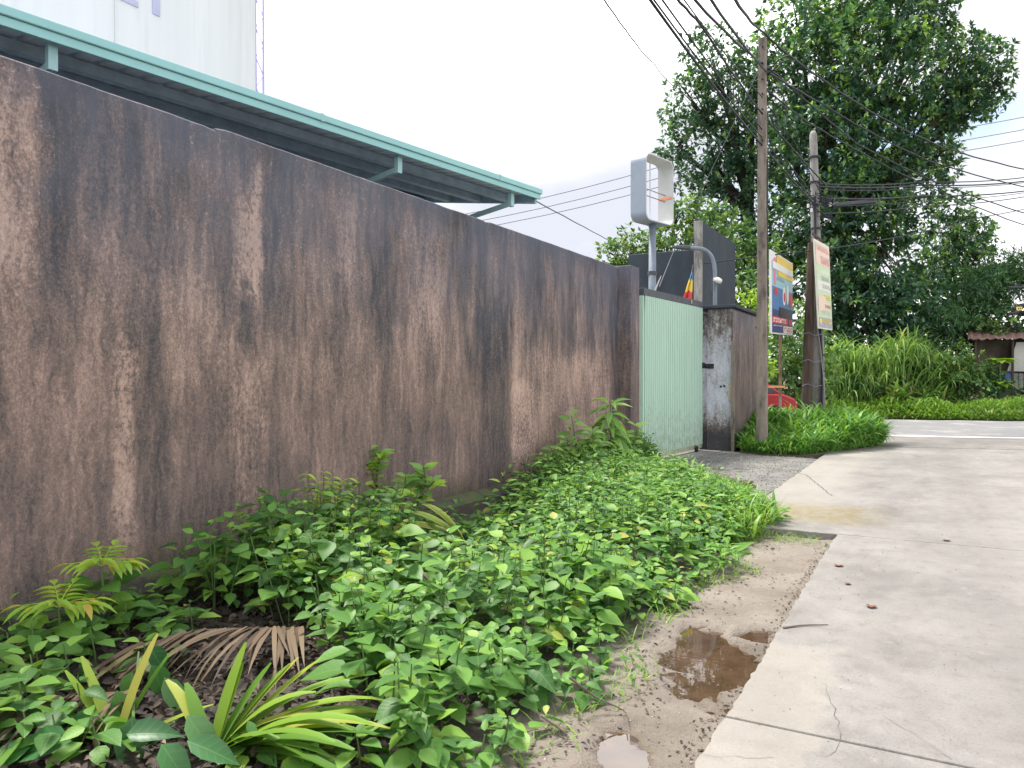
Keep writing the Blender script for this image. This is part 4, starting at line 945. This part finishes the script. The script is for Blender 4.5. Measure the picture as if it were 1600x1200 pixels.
bush('dark shrub growing under the tall grass', [(1400,590,34,30),(1440,600,32,30),(1370,605,34,30),(1330,600,36,30)], P(1400,645,30), 'tree', leaf=.2)
pp = empty('papaya_like_plant', P(1562,640,28.9), 'young plant with broad lime leaves before the shack', 'plant')
S_ = MB().tube([P(1562,645,28.9), P(1563,560,28.9)], [.05,.03], 6).build('stem', M['weedstem'], pp)
bigl = tplmesh('lime_leaf', T_ovate(.75,.06,.25), M['lime'])
for k in range(16):
    c = P(1563+rng.uniform(-2,2), 562 if k < 9 else 598, 28.8); a = k*2.4
    d = Vector((math.cos(a), math.sin(a), rng.uniform(-.15,.25))); link('leaf', bigl, pp, leafM(c+d*.08, d, (0,0,1), rng.uniform(.42,.62)))
# background greenery that reads as one mass
S_ = Scatter(); n = 9000
al = nr.uniform(-34,30,n); dp = nr.uniform(0,5,n); h = nr.random(n)**.8*(3.0+2.2*nr.random(n))
base0 = np.array(Vector((.47,22.3,0))+rn*14.5); pos = base0 + np.array(rd)*al[:,None] + np.array(rn)*dp[:,None]; pos[:,2] = h
rosettes(S_, SIMP, pos, unit(n)*.5+np.array([0,-.5,.4]), 6, np.full(n,.34), nr.beta(2,2.5,n)*.9)
tag(S_.build('undergrowth', M['tree']), 'dense dark undergrowth beneath the trees across the road', 'undergrowth', kind='stuff')

# ------------------------------------------------------------------ grasses by the road
def blades(S_, xy, z0, length, lean, tpls, tint, wd=1.0):
    n = len(xy); a = nr.uniform(0, 2*math.pi, n); le = np.abs(nr.normal(lean, .22, n))
    d = np.stack([np.cos(a)*np.sin(le), np.sin(a)*np.sin(le), np.cos(le)], 1)
    hn = np.stack([-np.cos(a)*np.cos(le), -np.sin(a)*np.cos(le), np.sin(le)], 1)      # blade arches outward
    pos = np.concatenate([xy, np.broadcast_to(np.asarray(z0, float).reshape(-1,1), (n,1))], 1); which = nr.integers(0, len(tpls), n)
    for i, t in enumerate(tpls):
        k = which == i; S_.add(t, pos[k], d[k], hn[k], length[k], tint[k])
def in_poly(x, y, poly):
    r = np.zeros(len(x), bool); n = len(poly)
    for i in range(n):
        (x0,y0),(x1,y1) = poly[i], poly[(i+1)%n]
        c = ((y0 > y) != (y1 > y)); 
        with np.errstate(divide='ignore', invalid='ignore'): r ^= c & (x < (x1-x0)*(y-y0)/(y1-y0)+x0)
    return r
def rand_poly(n, poly):
    xs_ = [p[0] for p in poly]; ys_ = [p[1] for p in poly]; x = nr.uniform(min(xs_), max(xs_), n*4); y = nr.uniform(min(ys_), max(ys_), n*4)
    k = in_poly(x, y, poly); return np.stack([x[k][:n], y[k][:n]], 1)
patch = [(-3.4,15.75),(-2.85,15.45),(-2.2,15.5),(-1.85,16.3),(-1.35,17.4),(-.95,18.5),(-1.0,19.2),(-2.0,19.3),(-3.9,18.7),(-3.5,17.5)]
tag(MB().prism(patch, -.12, .02).build('patch_earth', M['soil']), kind='structure')
S_ = Scatter(); xy = rand_poly(13000, patch); ed = (xy[:,1]-15.5)/4
hh = (.34+.26*np.clip(ed,0,1))*nr.uniform(.55,1.25,len(xy)); zc = nr.random(len(xy))*(.10+.44*np.clip(ed*1.7,0,1)*np.clip((-1.0-xy[:,0])/.6+.3,.15,1))
blades(S_, xy, zc, hh, .45, BL[1:]+[BROAD[1],BROAD[2]], np.clip(nr.beta(2,2,len(xy)),0,.97))
tag(S_.build('roadside_grass', M['grassdeep']), 'lush green grass patch around the utility poles', 'grass', kind='stuff')
# trimmed verge across the road
S_ = Scatter(); n = 26000; a = nr.uniform(-9,9,n); dpt = nr.random(n)**1.5*2.0-.12
prof_h = .04+.62*np.clip((dpt+.12)/.7,0,1)**.6*(1+.15*np.sin(a*1.7)+.1*np.sin(a*4.1)); bz = np.array(Vector((.47,22.3,0))+rn*8.65)
pos = bz[:2] + np.array(rd)[:2]*a[:,None] + np.array(rn)[:2]*(dpt+.12*np.sin(a*3))[:,None]
blades(S_, pos, prof_h*nr.uniform(.5,1.0,n), nr.uniform(.14,.30,n), .7, [T_blade(.14,.8,3), T_blade(.12,1.3,3)], nr.beta(2,2,n)*.97)
tag(S_.build('verge_cover', M['grass']), 'clipped bright green ground cover along the far roadside', 'ground cover', kind='stuff')
tag(MB().obox(Vector((.47,22.3,-.1))+rn*8.95+rd*-40, rd*80, rn*1.9, (0,0,.30)).build('verge_bank', M['soil']), kind='structure')
# tall cane grass
S_ = Scatter(); n = 3600; cx = nr.uniform(1296,1500,n); tt = nr.uniform(29.2,31.2,n)
lat = (cx-800)/1200; pos = np.stack([tt*(FW.x+RT.x*lat), tt*(FW.y+RT.y*lat)], 1)
top = 3.5 + .4*np.sin(cx*.05) - .9*np.clip((cx-1430)/70,0,1) - .5*np.clip((1330-cx)/40,0,1)
st = nr.random(n); z0 = st*top*.72
blades(S_, pos, z0, nr.uniform(.8,1.6,n), .45, [T_blade(.05,1.0,6), T_blade(.055,1.9,7), T_blade(.045,2.4,7)], nr.beta(1.8,2,n)*.98)
k = nr.random(n) < .3; 
blades(S_, pos[k], np.zeros(k.sum()), top[k]*.8, .08, [T_blade(.02,.15,4)], np.full(k.sum(),.4))
tag(S_.build('cane_grass', M['cane']), 'tall arching cane grass on the bank across the road', 'grass', kind='stuff')
# white-plumed low tufts before the cane
S_ = Scatter(); n = 260; c = nr.choice([1398,1412,1450,1462],n)+nr.normal(0,6,n); tt = nr.uniform(28.6,29.2,n); lat = (c-800)/1200
pos = np.stack([tt*(FW.x+RT.x*lat), tt*(FW.y+RT.y*lat)], 1)
blades(S_, pos, .5, nr.uniform(.6,1.3,n), .45, BROAD[1:], nr.uniform(.6,.98,n)); tag(S_.build('grass_tufts', M['cane']), 'pale broad-bladed tufts rising from the far verge', 'grass', kind='stuff')

# ------------------------------------------------------------------ weeds along the wall
STEMS = MB()
def edge_x(y):                                            # right-hand limit of the weeds
    return -1.50 + .10*math.sin(y*2.3) + .07*math.sin(y*5.1+1) if y < 8.6 else -1.5 - (y-8.6)*.72
def weed_leaves(base, H, n, size, lean=(0,0), spread=1.0):
    """opposite leaves up a leaning stem: list of (pos, dir, normal, size)"""
    r = []; tipx = Vector((lean[0], lean[1], 1)).normalized()
    a0 = rng.uniform(0, 6.28); nodes = max(2, n//2)
    for i in range(nodes):
        t = .30 + .70*i/(nodes-1) if nodes > 1 else 1; c = base + tipx*(H*t); a = a0 + i*math.pi/2 + rng.uniform(-.4,.4)
        for s_ in (0, math.pi):
            el = rng.uniform(-.35,.25) + .45*(t > .93); d = Vector((math.cos(a+s_)*math.cos(el), math.sin(a+s_)*math.cos(el), math.sin(el)))
            sz = size*(1.1-.45*abs(t-.55))*rng.uniform(.75,1.25)*(0.62 if t > .95 else 1)
            r.append((c+d*sz*.28*spread, d, Vector((rng.uniform(-.3,.5), rng.uniform(-.55,.15), 1)), sz))
    return r, base + tipx*H
def bare(x, y):                                           # places the photo shows free of weeds
    if y < 3.4 and x < -1.8 and y < 2.5 + (-1.9-x)*.68: return True
    if 6.2 < y < 8.1 and x < -4.1: return True
    return False
indiv = []; stuffL = [[] for _ in OV]; ST_S = Scatter()
cand = []
for _ in range(1650):
    y = rng.uniform(1.5, 12.6); x = rng.uniform(-4.5, edge_x(y)-.02)
    if not bare(x, y): cand.append((x, y))
for (x, y) in cand:
    e = edge_x(y)-x; H = (.16 + .36*min(1, e/.8))*rng.uniform(.7,1.25)*(1 + .75*mnoise.noise((x*1.1,y*1.0,4)))
    if y > 9.5: H *= .9
    if x < -3.7 and 5.9 < y < 8.3: H *= .6
    if mnoise.noise((x*1.7,y*1.7,11)) < -.42: continue
    if x < -3.3 and 5.3 < y < 6.9: H *= .45
    if math.hypot(x+3.5, (y-5.2)) < .42: continue
    if math.hypot(x+3.0, (y-4.75)) < .55: H *= .5
    HM = .66 if x < -3.2 else .55
    if x < -3.2 and 3.4 < y < 5.7: H *= 1.0+.55*min(1,(-3.2-x)/.5)
    if y > 9.3 and x < -3.9: H *= 1.45
    elif y > 9.8: H *= .75
    H = min(H, HM*rng.uniform(.85,1.0)); base = Vector((x, y, mud_z(x, y))); dist = math.hypot(x, y)
    n = rng.choice([8,10,12,14]); sz = rng.choice([.075,.09,.11,.14])*rng.uniform(.85,1.15)*(1.15 if y < 5 else .9)
    L_, tip = weed_leaves(base, H, n, sz, (rng.uniform(-.15,.35), rng.uniform(-.3,.15)))
    indiv.append((dist - .9*H, base, tip, L_))
for (px_, py_, H) in ((20,1150,.22),(5,1110,.3),(45,1185,.2),(-20,1180,.3),(-30,1120,.35),(120,1030,.24),(200,1000,.22),(225,985,.25),(250,975,.2),(70,1010,.2),(180,985,.26),(270,1000,.18),(470,1165,.12),(560,1195,.16),(20,1060,.25),(60,1120,.3),(110,1100,.3),(150,1060,.28),(40,1150,.26),(90,1190,.2),(150,1190,.18),(230,1060,.2),(260,1030,.2),(300,1000,.22),(20,1020,.3),(130,1150,.24),(60,1060,.3),(400,1195,.1),(480,1198,.12)):
    q = G(px_, py_, -.02); base = Vector((q.x, q.y, mud_z(q.x, q.y))); L_, tip = weed_leaves(base, H, 12, .125, (.1,-.2)); indiv.append((q.length-2, base, tip, L_))
indiv.sort(key=lambda q: q[0])
wm = [tplmesh('weed_leaf', t, M['weed']) for t in OV]
S2 = Scatter()                                            # second, narrow-leaved species further along
for _ in range(620):
    y = rng.triangular(5.5, 12.7, 9.5); x = rng.uniform(-4.4, edge_x(y)-.02)
    if bare(x, y) or (x < -3.6 and y < 8.4): continue
    base = Vector((x, y, mud_z(x, y))); H = rng.uniform(.28,.58)*min(1, .45+(edge_x(y)-x)*.8)*(1 if x < -3.9 or y < 9.8 else .7); L_, tip = weed_leaves(base, H, 16, rng.uniform(.10,.17), (rng.uniform(-.1,.4), rng.uniform(-.35,.1)))
    S2.add(LANCE, [l[0] for l in L_], [l[1]+Vector((0,0,.35)) for l in L_], [l[2] for l in L_], [l[3] for l in L_], np.clip(nr.normal(.66,.17,len(L_)),.02,.98))
tag(S2.build('narrow_leaf_weeds', M['weed']), 'pale narrow-leaved weeds mixed into the far half of the bank', 'weeds', kind='stuff')
GW = 'broad-leaved weeds crowding the foot of the stained wall'
SEL = 92
for i, (_, base, tip, L_) in enumerate(indiv):
    if i < SEL:
        o = empty('broadleaf_weed', base, 'broad-leaved green weed among the nearest of the weed bank', 'weed', GW)
        MB().tube([base-Vector((0,0,.03)), base.lerp(tip,.5)+Vector((.008,0,0)), tip], [.006,.0045,.003], 5).build('stem', M['weedstem'], o)
        for (p_, d, nm, s_) in L_: link('leaf', wm[rng.randrange(4)], o, leafM(p_, d, nm, s_))
    else:
        for l in L_: stuffL[rng.randrange(4)].append(l)
        ST_S.tube([base, tip], .005, .003)
# low filler leaves so the bank closes over the soil
for _ in range(3600):
    y = rng.uniform(1.5,12.6); x = rng.uniform(-4.5, edge_x(y))
    if bare(x,y): continue
    a = rng.uniform(0,6.28); e = edge_x(y)-x; stuffL[rng.randrange(4)].append((Vector((x,y,mud_z(x,y)+rng.uniform(.03,.10+.26*min(1,e/.7)))), Vector((math.cos(a),math.sin(a),rng.uniform(-.5,.2))), Vector((rng.uniform(-.3,.5),rng.uniform(-.5,.2),1)), rng.uniform(.05,.12)))
S_ = Scatter()
for t, L_ in zip(OV, stuffL):
    S_.add(t, [l[0] for l in L_], [l[1] for l in L_], [l[2] for l in L_], [l[3] for l in L_], np.clip(nr.beta(2,2.6,len(L_))*1.05,0,.98))
tag(S_.build('weed_bank', M['weed']), 'dense bank of broad-leaved green weeds along the wall foot', 'weeds', kind='stuff')
tag(ST_S.build('weed_stems', M['weedstem']), 'thin green stems under the weed bank leaves', 'weeds', kind='stuff')
# grass at the far end and along the mud edge
S_ = Scatter(); gpoly = [(-1.5,7.2),(-1.35,8.3),(-1.8,9.3),(-2.6,10.4),(-3.6,12.0),(-4.4,13.0),(-4.5,11.5),(-3.4,9.8),(-2.6,8.0)]
xy = rand_poly(7000, gpoly); blades(S_, xy, nr.uniform(-.05,.12,len(xy)), nr.uniform(.12,.32,len(xy)), .5, BL+[BROAD[1]], nr.beta(2,1.7,len(xy))*.98)
n = 900; y = nr.uniform(1.8,8.4,n); x = np.array([edge_x(v) for v in y]) + nr.normal(.02,.06,n)
blades(S_, np.stack([x,y],1), -.07, nr.uniform(.05,.16,n), .6, BL, nr.random(n)*.98)
n = 260; blades(S_, np.stack([nr.normal(-1.25,.18,n), nr.normal(7.75,.12,n)],1), -.06, nr.uniform(.05,.14,n), .7, BL, nr.random(n)*.98)
tag(S_.build('edge_grass', M['grass']), 'bright grass fringing the weeds towards the gate apron', 'grass', kind='stuff')

def vis_plant(name, label, cat, base, stems, leafmesh, leaf_r, mat='weedstem', group=None, r=.006):
    """stems: list of point lists; leaf_r: list of (pos, dir, normal, size)"""
    o = empty(name, base, label, cat, group)
    for s_ in stems: MB().tube(catmull(s_, 4), list(np.linspace(r, r*.45, (len(s_)-1)*4+1)), 6).build('stem', M[mat], o)
    for i, (p_, d, nm, sz) in enumerate(leaf_r): link('leaf', leafmesh[i % len(leafmesh)] if isinstance(leafmesh, list) else leafmesh, o, leafM(p_, d, nm, sz))
    return o
ym = [tplmesh('shoot_leaf', LANCE, M['young']), tplmesh('shoot_leaf', T_ovate(.36,.1,.25), M['young'])]
def sapling(label, bpx, t, toppy, nlow):
    top_ = P(bpx[0], toppy, t); base = Vector((P(*bpx, t).x, P(*bpx, t).y, mud_z(P(*bpx,t).x, P(*bpx,t).y)))
    o = empty('sapling', base, label, 'sapling', None)
    MB().tube(catmull([base, base.lerp(top_,.5)+Vector((.012,0,0)), top_], 4), list(np.linspace(.009,.005,9)), 6).build('stem', M['weedstem'], o)
    for k in range(6):                                   # compound young leaves at the top
        a = k*1.7+.5; d0 = Vector((math.cos(a), math.sin(a), .25+.35*(k%2))); tip = top_ + d0*.17 - Vector((0,0,.02))
        ra = MB().tube(catmull([top_, top_+d0*.07+Vector((0,0,.01)), tip], 3), .0025, 5).build('leaf_stalk', M['young'], o)
        for j in range(5):
            c = top_.lerp(tip, .25+.75*j/4)
            for sgn in ((-1,1) if j < 4 else (0,)):
                d = (d0*(.75 if sgn else 1) + sgn*Vector((-d0.y,d0.x,0))*.8 - Vector((0,0,.35))); link('leaflet', ym[k%2], ra, leafM(c, d, (0,0,1), rng.uniform(.10,.15)))
    for k in range(nlow):
        tt_ = .25+.6*k/max(1,nlow); a = k*2.4; d = Vector((math.cos(a), math.sin(a), rng.uniform(-.1,.3)))
        link('leaf', wm[k%4], o, leafM(base.lerp(top_,tt_)+d*.05, d, (.3,-.4,1), rng.uniform(.13,.20)))
sapling('sapling with yellow-green crown close to the wall, taller of two', (158,1015), 4.45, 885, 16)
sapling('short sapling with orange-tipped crown at the left edge', (90,1030), 4.05, 950, 15)
# strap-leaf clumps
def strapclump(label, base, leaves, mat, wd=.085, pat=None):
    o = empty('strap_leaf_plant', base, label, 'plant', None)
    for i, (az, el, ln, arch) in enumerate(leaves):
        n = 9; vs = []; fs = []; a = el; x = z = 0.0; w0 = wd*rng.uniform(.75,1.15)
        for k in range(n+1):
            t = k/n; ww = w0*.5*(.45+.75*math.sin(math.pi*min(1,.15+t*.85))**.8)*(1 if t < .93 else .62)
            for u in (-1,0,1): vs.append((x*math.cos(az)-u*ww*math.sin(az), x*math.sin(az)+u*ww*math.cos(az), z + (abs(u)*.22*ww)))
            x += ln/n*math.cos(a); z += ln/n*math.sin(a); a -= arch/n*(.5+t)
        for k in range(n):
            for j in (0,1): fs.append((3*k+j,3*k+j+1,3*k+4+j,3*k+3+j))
        MB().add([Vector(v)+base for v in vs], fs).build('leaf', M[mat], o, smooth=True)
def cam_az(px0, px1, back=0.0):                             # heading in the ground plane: + to the right of the picture, back = away
    v = RT*px0 + FW*px1; return math.atan2(v.y, v.x)
b1 = G(325,1192,-.03); 
strapclump('big clump of green strap leaves at the bottom beside the glossy leaves', b1,
   [(cam_az(-.5,.5),1.0,.34,.5),(cam_az(.25,.6),1.2,.46,.3),(cam_az(.3,.6),1.15,.38,.2),(cam_az(.6,.5),1.0,.42,.25),(cam_az(.9,.5),.85,.50,.2),(cam_az(1,.45),.75,.56,.25),(cam_az(1,.6),.9,.46,.3),
    (cam_az(1,.2),.6,.62,.8),(cam_az(1,.1),.45,.66,.7),(cam_az(1,0),.5,.64,.9),(cam_az(1,-.1),.4,.60,.8),(cam_az(1,-.3),.5,.58,1.0),(cam_az(1,.35),.7,.70,.9),(cam_az(1,.05),.75,.6,1.5),(cam_az(.8,-.3),.6,.5,1.2),(cam_az(.4,-.2),.8,.45,1.3),
    (cam_az(-.3,.2),1.0,.40,.8),(cam_az(.5,.1),.9,.5,1.1),(cam_az(1,.15),.35,.5,.3),(cam_az(1,-.2),.65,.66,1.1),(cam_az(.7,-.1),.5,.6,.6)]+[(cam_az(1,.42-.09*k),.30+.11*(k%4),.78-.03*(k%3),.75+.12*(k%5)) for k in range(12)], 'strap', .05)
b2 = G(178,1170,-.03)
strapclump('smaller clump of upright strap leaves at the bottom left', b2,
   [(cam_az(.2,.3),1.25,.46,.3),(cam_az(-.8,.3),.85,.40,.2),(cam_az(-.6,.4),.95,.42,.2),(cam_az(-.5,-.1),.7,.38,.4),(cam_az(.8,.1),.45,.42,.2),(cam_az(.6,.5),1.1,.42,.3),(cam_az(-1,.1),.6,.55,.9),(cam_az(-1,-.2),.5,.5,.8),(cam_az(.3,-.4),.6,.4,.8)], 'strap', .045)
b3 = G(728,890,-.03)
strapclump('yellowing clump of narrow strap leaves in mid weed bank', b3+Vector((0,0,.20)),
   [(cam_az(-1,.5-.05*k),.35+.07*k,.58-.012*k,.55+.1*(k%4)) for k in range(12)]+[(cam_az(-1,-.3-.1*k),.35,.45,.9) for k in range(7)]+[(cam_az(-.3,-.8),.4,.3,.9),(cam_az(.4,-.8),.4,.25,.9),(cam_az(.8,-.3),.4,.25,1)], 'strapyellow', .042)
# glossy dark plant in the corner
gm = [tplmesh('glossy_leaf', t, M['gloss']) for t in GL]
b4 = G(215,1185,-.04); LL = []
for (px_, py_, t, dx, df, dz, sz) in ((255,1060,3.35,.5,-.1,-.8,.20),(235,1040,3.5,.2,.2,-.7,.2),(205,1050,3.4,-.2,.1,-.9,.19),(150,1070,3.3,-.1,0,-.9,.17),(140,1105,3.1,-.3,-.1,-.8,.2),(110,1160,2.95,-1,-.1,-.1,.27),(205,1120,3.05,.1,-.3,-.9,.26),
        (195,1150,2.95,1,0,.15,.2),(290,1120,3.0,.6,-.2,-.6,.22),(250,1165,2.9,.6,-.3,-.5,.2),(290,1160,2.9,1,-.1,-.3,.22),(60,1120,3.1,-1,.1,-.2,.2),(45,1170,2.95,-.8,-.3,-.3,.22),(230,1010,3.6,.5,.1,-.8,.17),(140,1040,3.5,-.6,.2,-.6,.16),(180,1080,3.25,.2,.1,-.9,.16)):
    LL.append((P(px_,py_,t), RT*dx+FW*df+Vector((0,0,dz)), RT*.1-FW*.6+Vector((0,0,.9)), sz))
vis_plant('glossy_leaf_plant', 'plant with big glossy dark leaves in the bottom left corner', 'plant', b4, [[b4, b4.lerp(P(200,1090,3.2),.6), P(215,1020,3.45)],[b4, P(150,1120,3.1)],[b4, P(270,1130,3.0)]], gm, LL, r=.009)
# twiggy shrub
b5 = Vector((-4.32, 6.05, .0)); def_t = (FW.x*b5.x+FW.y*b5.y)
def Q(px_, py_, dt=0): return P(px_, py_, def_t+dt)
stems = [[Q(612,850), Q(600,815), Q(590,770), Q(580,735), Q(565,700)], [Q(588,765), Q(590,735), Q(594,708)], [Q(612,850), Q(640,808), Q(660,775), Q(678,752)], [Q(650,790), Q(664,760), Q(662,730)], [Q(632,815), Q(634,780), Q(633,745)], [Q(612,850), Q(610,800,-.1), Q(618,770,-.15)]]
LL = []
for st_ in stems:
    for c in catmull(st_, 5)[6:]:
        for _ in range(3):
            if rng.random() < .85: a = rng.uniform(0,6.28); d = Vector((math.cos(a), math.sin(a), rng.uniform(-.1,.9))); LL.append((c, d, (.3,-.5,.8), rng.uniform(.11,.21)))
wm_l = [tplmesh('shrub_leaf', T_ovate(.42,.1,.12), M['paleweed']), tplmesh('shrub_leaf', T_ovate(.46,.1,.2), M['young'])]
vis_plant('twiggy_shrub', 'twiggy shrub with bare forked stems against the wall', 'shrub', b5, stems, [wm_l[0],wm_l[0],wm_l[0],wm_l[1]], LL, 'twig', r=.014)
# compound-leaved weed
b6 = Vector((P(505,860,6.1).x, P(505,860,6.1).y, 0)); LL = []; stems = []
for (x_, y_) in ((480,745),(520,750),(500,770),(545,752),(505,742)):
    tp_ = P(x_, y_, 6.05); stems.append([b6, b6.lerp(tp_,.6)+Vector((0,0,.05)), tp_])
    for j in range(8):
        c = b6.lerp(tp_, .62+.38*j/7)+Vector((0,0,.02))
        for sgn in (-1,1): LL.append((c, RT*sgn*.8+FW*rng.uniform(-.5,.3)+Vector((0,0,rng.uniform(-.4,.1))), (0,-.3,1), rng.uniform(.06,.10)))
vis_plant('fern_like_weed', 'yellow-green feathery weed rising above the weeds by the wall', 'weed', b6, stems, ym, LL)
# tall plants by the pillar
def tall(label, px_, t, topy, n, mesh, sz, lean=0):
    tp_ = P(px_+lean, topy, t); q = P(px_, 700, t); b_ = Vector((q.x, q.y, 0)); LL = []
    for i in range(n):
        tt_ = .30+.70*i/(n-1); a = i*2.399; c = b_.lerp(tp_, tt_); d = Vector((math.cos(a), math.sin(a), rng.uniform(-.45,.15)+.4*(tt_ > .9)))
        LL.append((c+d*.03, d, (.2,-.4,1), sz*rng.uniform(.75,1.2)*(1.15-.4*tt_)))
    vis_plant('tall_weed', label, 'weed', b_, [[b_, b_.lerp(tp_,.5)+Vector((.02,0,0)), tp_]], mesh, LL, r=.012)
lm = [tplmesh('lance_leaf', T_ovate(.30,.10,.35), M['paleweed']), tplmesh('lance_leaf', T_ovate(.26,.12,.5), M['paleweed'])]; pm = [tplmesh('round_leaf', t, M['paleweed']) for t in OV]
tall('tallest leafy weed with drooping leaves in front of the pillar', 950, 10.9, 628, 54, lm, .40, 4)
tall('weed with round leaves left of the tallest weed by the pillar', 905, 10.6, 650, 20, pm, .24, -12)
tall('short bushy weed left of the tallest weed', 890, 10.3, 685, 40, pm, .19, -4)
tall('pale weed stretching right in front of the green gate', 975, 11.2, 664, 22, pm, .19, 22)
tall('bushy weed against the wall left of the round-leaved weed', 868, 10.0, 700, 44, pm, .17, -6)
tall('bushy weed between the round-leaved weed and the tallest weed', 922, 10.2, 672, 46, pm, .20, 4)
tall('leafy weed at the foot of the tallest weed', 930, 10.4, 690, 44, lm, .26, 6)
# dry palm frond and litter
def frond(label, pts, side, n, ln, lean):
    c = catmull(pts, 12); o = empty('dry_palm_frond', c[0], label, 'palm frond', None)
    MB().tube(c, list(np.linspace(.014,.005,len(c))), 6).build('rachis', M['dry'], o)
    dm = [tplmesh('leaflet', T_blade(.06,.5,5), M['dry']), tplmesh('leaflet', T_blade(.05,.9,5), M['dry'])]
    for i in range(n):
        t = i/(n-1); k = min(len(c)-2, int(t*(len(c)-1))); q = c[k].lerp(c[k+1], t*(len(c)-1)-k); ax = (c[k+1]-c[k]).normalized()
        sd_ = ax.cross(Vector((0,0,1))).normalized()*side; d = ax*lean + sd_*rng.uniform(.7,1.0) + Vector((0,0,rng.uniform(-.08,.16)))
        link('leaflet', dm[i%2], o, leafM(q+Vector((0,0,rng.uniform(0,.02))), d, (rng.uniform(-.4,.4),rng.uniform(-.4,.4),1), ln*rng.uniform(.75,1.15)))
frond('dry brown palm frond lying behind the strap leaves near the wall', [G(470,985,.10), G(400,985,.16), G(310,988,.16), G(215,1012,.10)], -1, 44, .50, .55)
frond('dry brown palm frond lying along the bottom left corner', [G(215,1085,.10), G(130,1090,.12), G(40,1105,.12), G(-60,1135,.08)], -1, 34, .38, .5)
S_ = Scatter(); n = 3200; x = nr.uniform(-4.45,-1.9,n); y = nr.uniform(1.5,3.7,n)
S_.add(OV[2], np.stack([x,y,np.array([mud_z(a,b_) for a,b_ in zip(x,y)])+nr.uniform(0,.06,n)],1), unit(n)*np.array([1,1,.5]), unit(n)*.7+np.array([0,0,1]), nr.uniform(.03,.075,n), nr.random(n)*.98)
n = 700; y = nr.uniform(1.8,8,n); x = np.array([edge_x(v) for v in y])+np.abs(nr.normal(0,.16,n))
S_.add(SIMP, np.stack([x,y,np.array([mud_z(a,b_) for a,b_ in zip(x,y)])+.006],1), unit(n)*np.array([1,1,.15]), np.tile([0,0,1.],(n,1))+unit(n)*.4, nr.uniform(.012,.04,n), nr.random(n)*.9)
n = 420; y = nr.uniform(2.2,8,n); x = -.83 - np.abs(nr.normal(0,.05,n))
S_.add(SIMP, np.stack([x,y,np.array([mud_z(a,b_) for a,b_ in zip(x,y)])+.006],1), unit(n)*np.array([1,1,.15]), np.tile([0,0,1.],(n,1))+unit(n)*.4, nr.uniform(.01,.03,n), nr.random(n)*.9)
tag(S_.build('leaf_litter', M['litter']), 'dark curled dead leaves littering the ground by the weeds', 'leaf litter', kind='stuff')
# pebbles in the mud
S_ = Scatter(); n = 700; x = nr.uniform(-1.55,-.82,n); y = nr.uniform(2.2,8,n)
S_.add(ST, np.stack([x,y,np.array([mud_z(a,b_) for a,b_ in zip(x,y)])],1), unit(n), unit(n), nr.uniform(.004,.016,n), nr.random(n)); tag(S_.build('mud_pebbles', M['stone']), 'small pebbles pressed into the muddy verge', 'pebbles', kind='stuff')
S_ = Scatter(); n = 420; x = -.8+np.abs(nr.normal(0,.9,n)); y = nr.uniform(2.0,17,n)
S_.add(ST, np.stack([x,y,np.full(n,.002)],1), unit(n), unit(n), nr.uniform(.003,.008,n)*(1+y*.04), nr.random(n)*.9); tag(S_.build('slab_grit', M['stone']), 'loose grit scattered over the concrete lane', 'grit', kind='stuff')
# twigs
def twig(label, pts, r): tag(MB().tube(catmull(pts, 4), list(np.linspace(r, r*.4, (len(pts)-1)*4+1)), 6).build('twig', M['twig']), label, 'twig')
twig('bent bare twig sticking out of the weeds onto the mud', [G(890,1060,.12), G(930,1090,.02), G(975,1112,-.04), G(982,1130,-.05)], .006)
twig('straight bare twig poking out of the lower weed edge', [G(845,1120,.06), G(885,1150,-.03), G(880,1165,-.05)], .005)
twig('thin brown stick lying on the slab edge', [G(1225,982,.006), G(1255,978,.008), G(1295,977,.006)], .007)
twig('short broken brown stick among the yellow strap leaves', [G(655,890,.20), G(668,905,.18), G(682,922,.14)], .012)
fl = simple('fallen_leaf', (.20,.085,.05), .7)
for i, (px_, py_, s_) in enumerate(((1310,885,.13),(1325,913,.08),(1362,950,.12),(1480,845,.12))):
    o = MB().add([v*np.array([s_,s_,s_*.5])+np.array(G(px_,py_,.012)) for v in OV[2][0]], OV[2][1]).build('fallen_leaf', fl, smooth=True)
    tag(o, ['brown fallen leaf on the slab corner nearest the apron','smaller brown fallen leaf just below the corner leaf','brown fallen leaf in the middle of the near slab','dark fallen leaf on the slab joint'][i], 'fallen leaf')
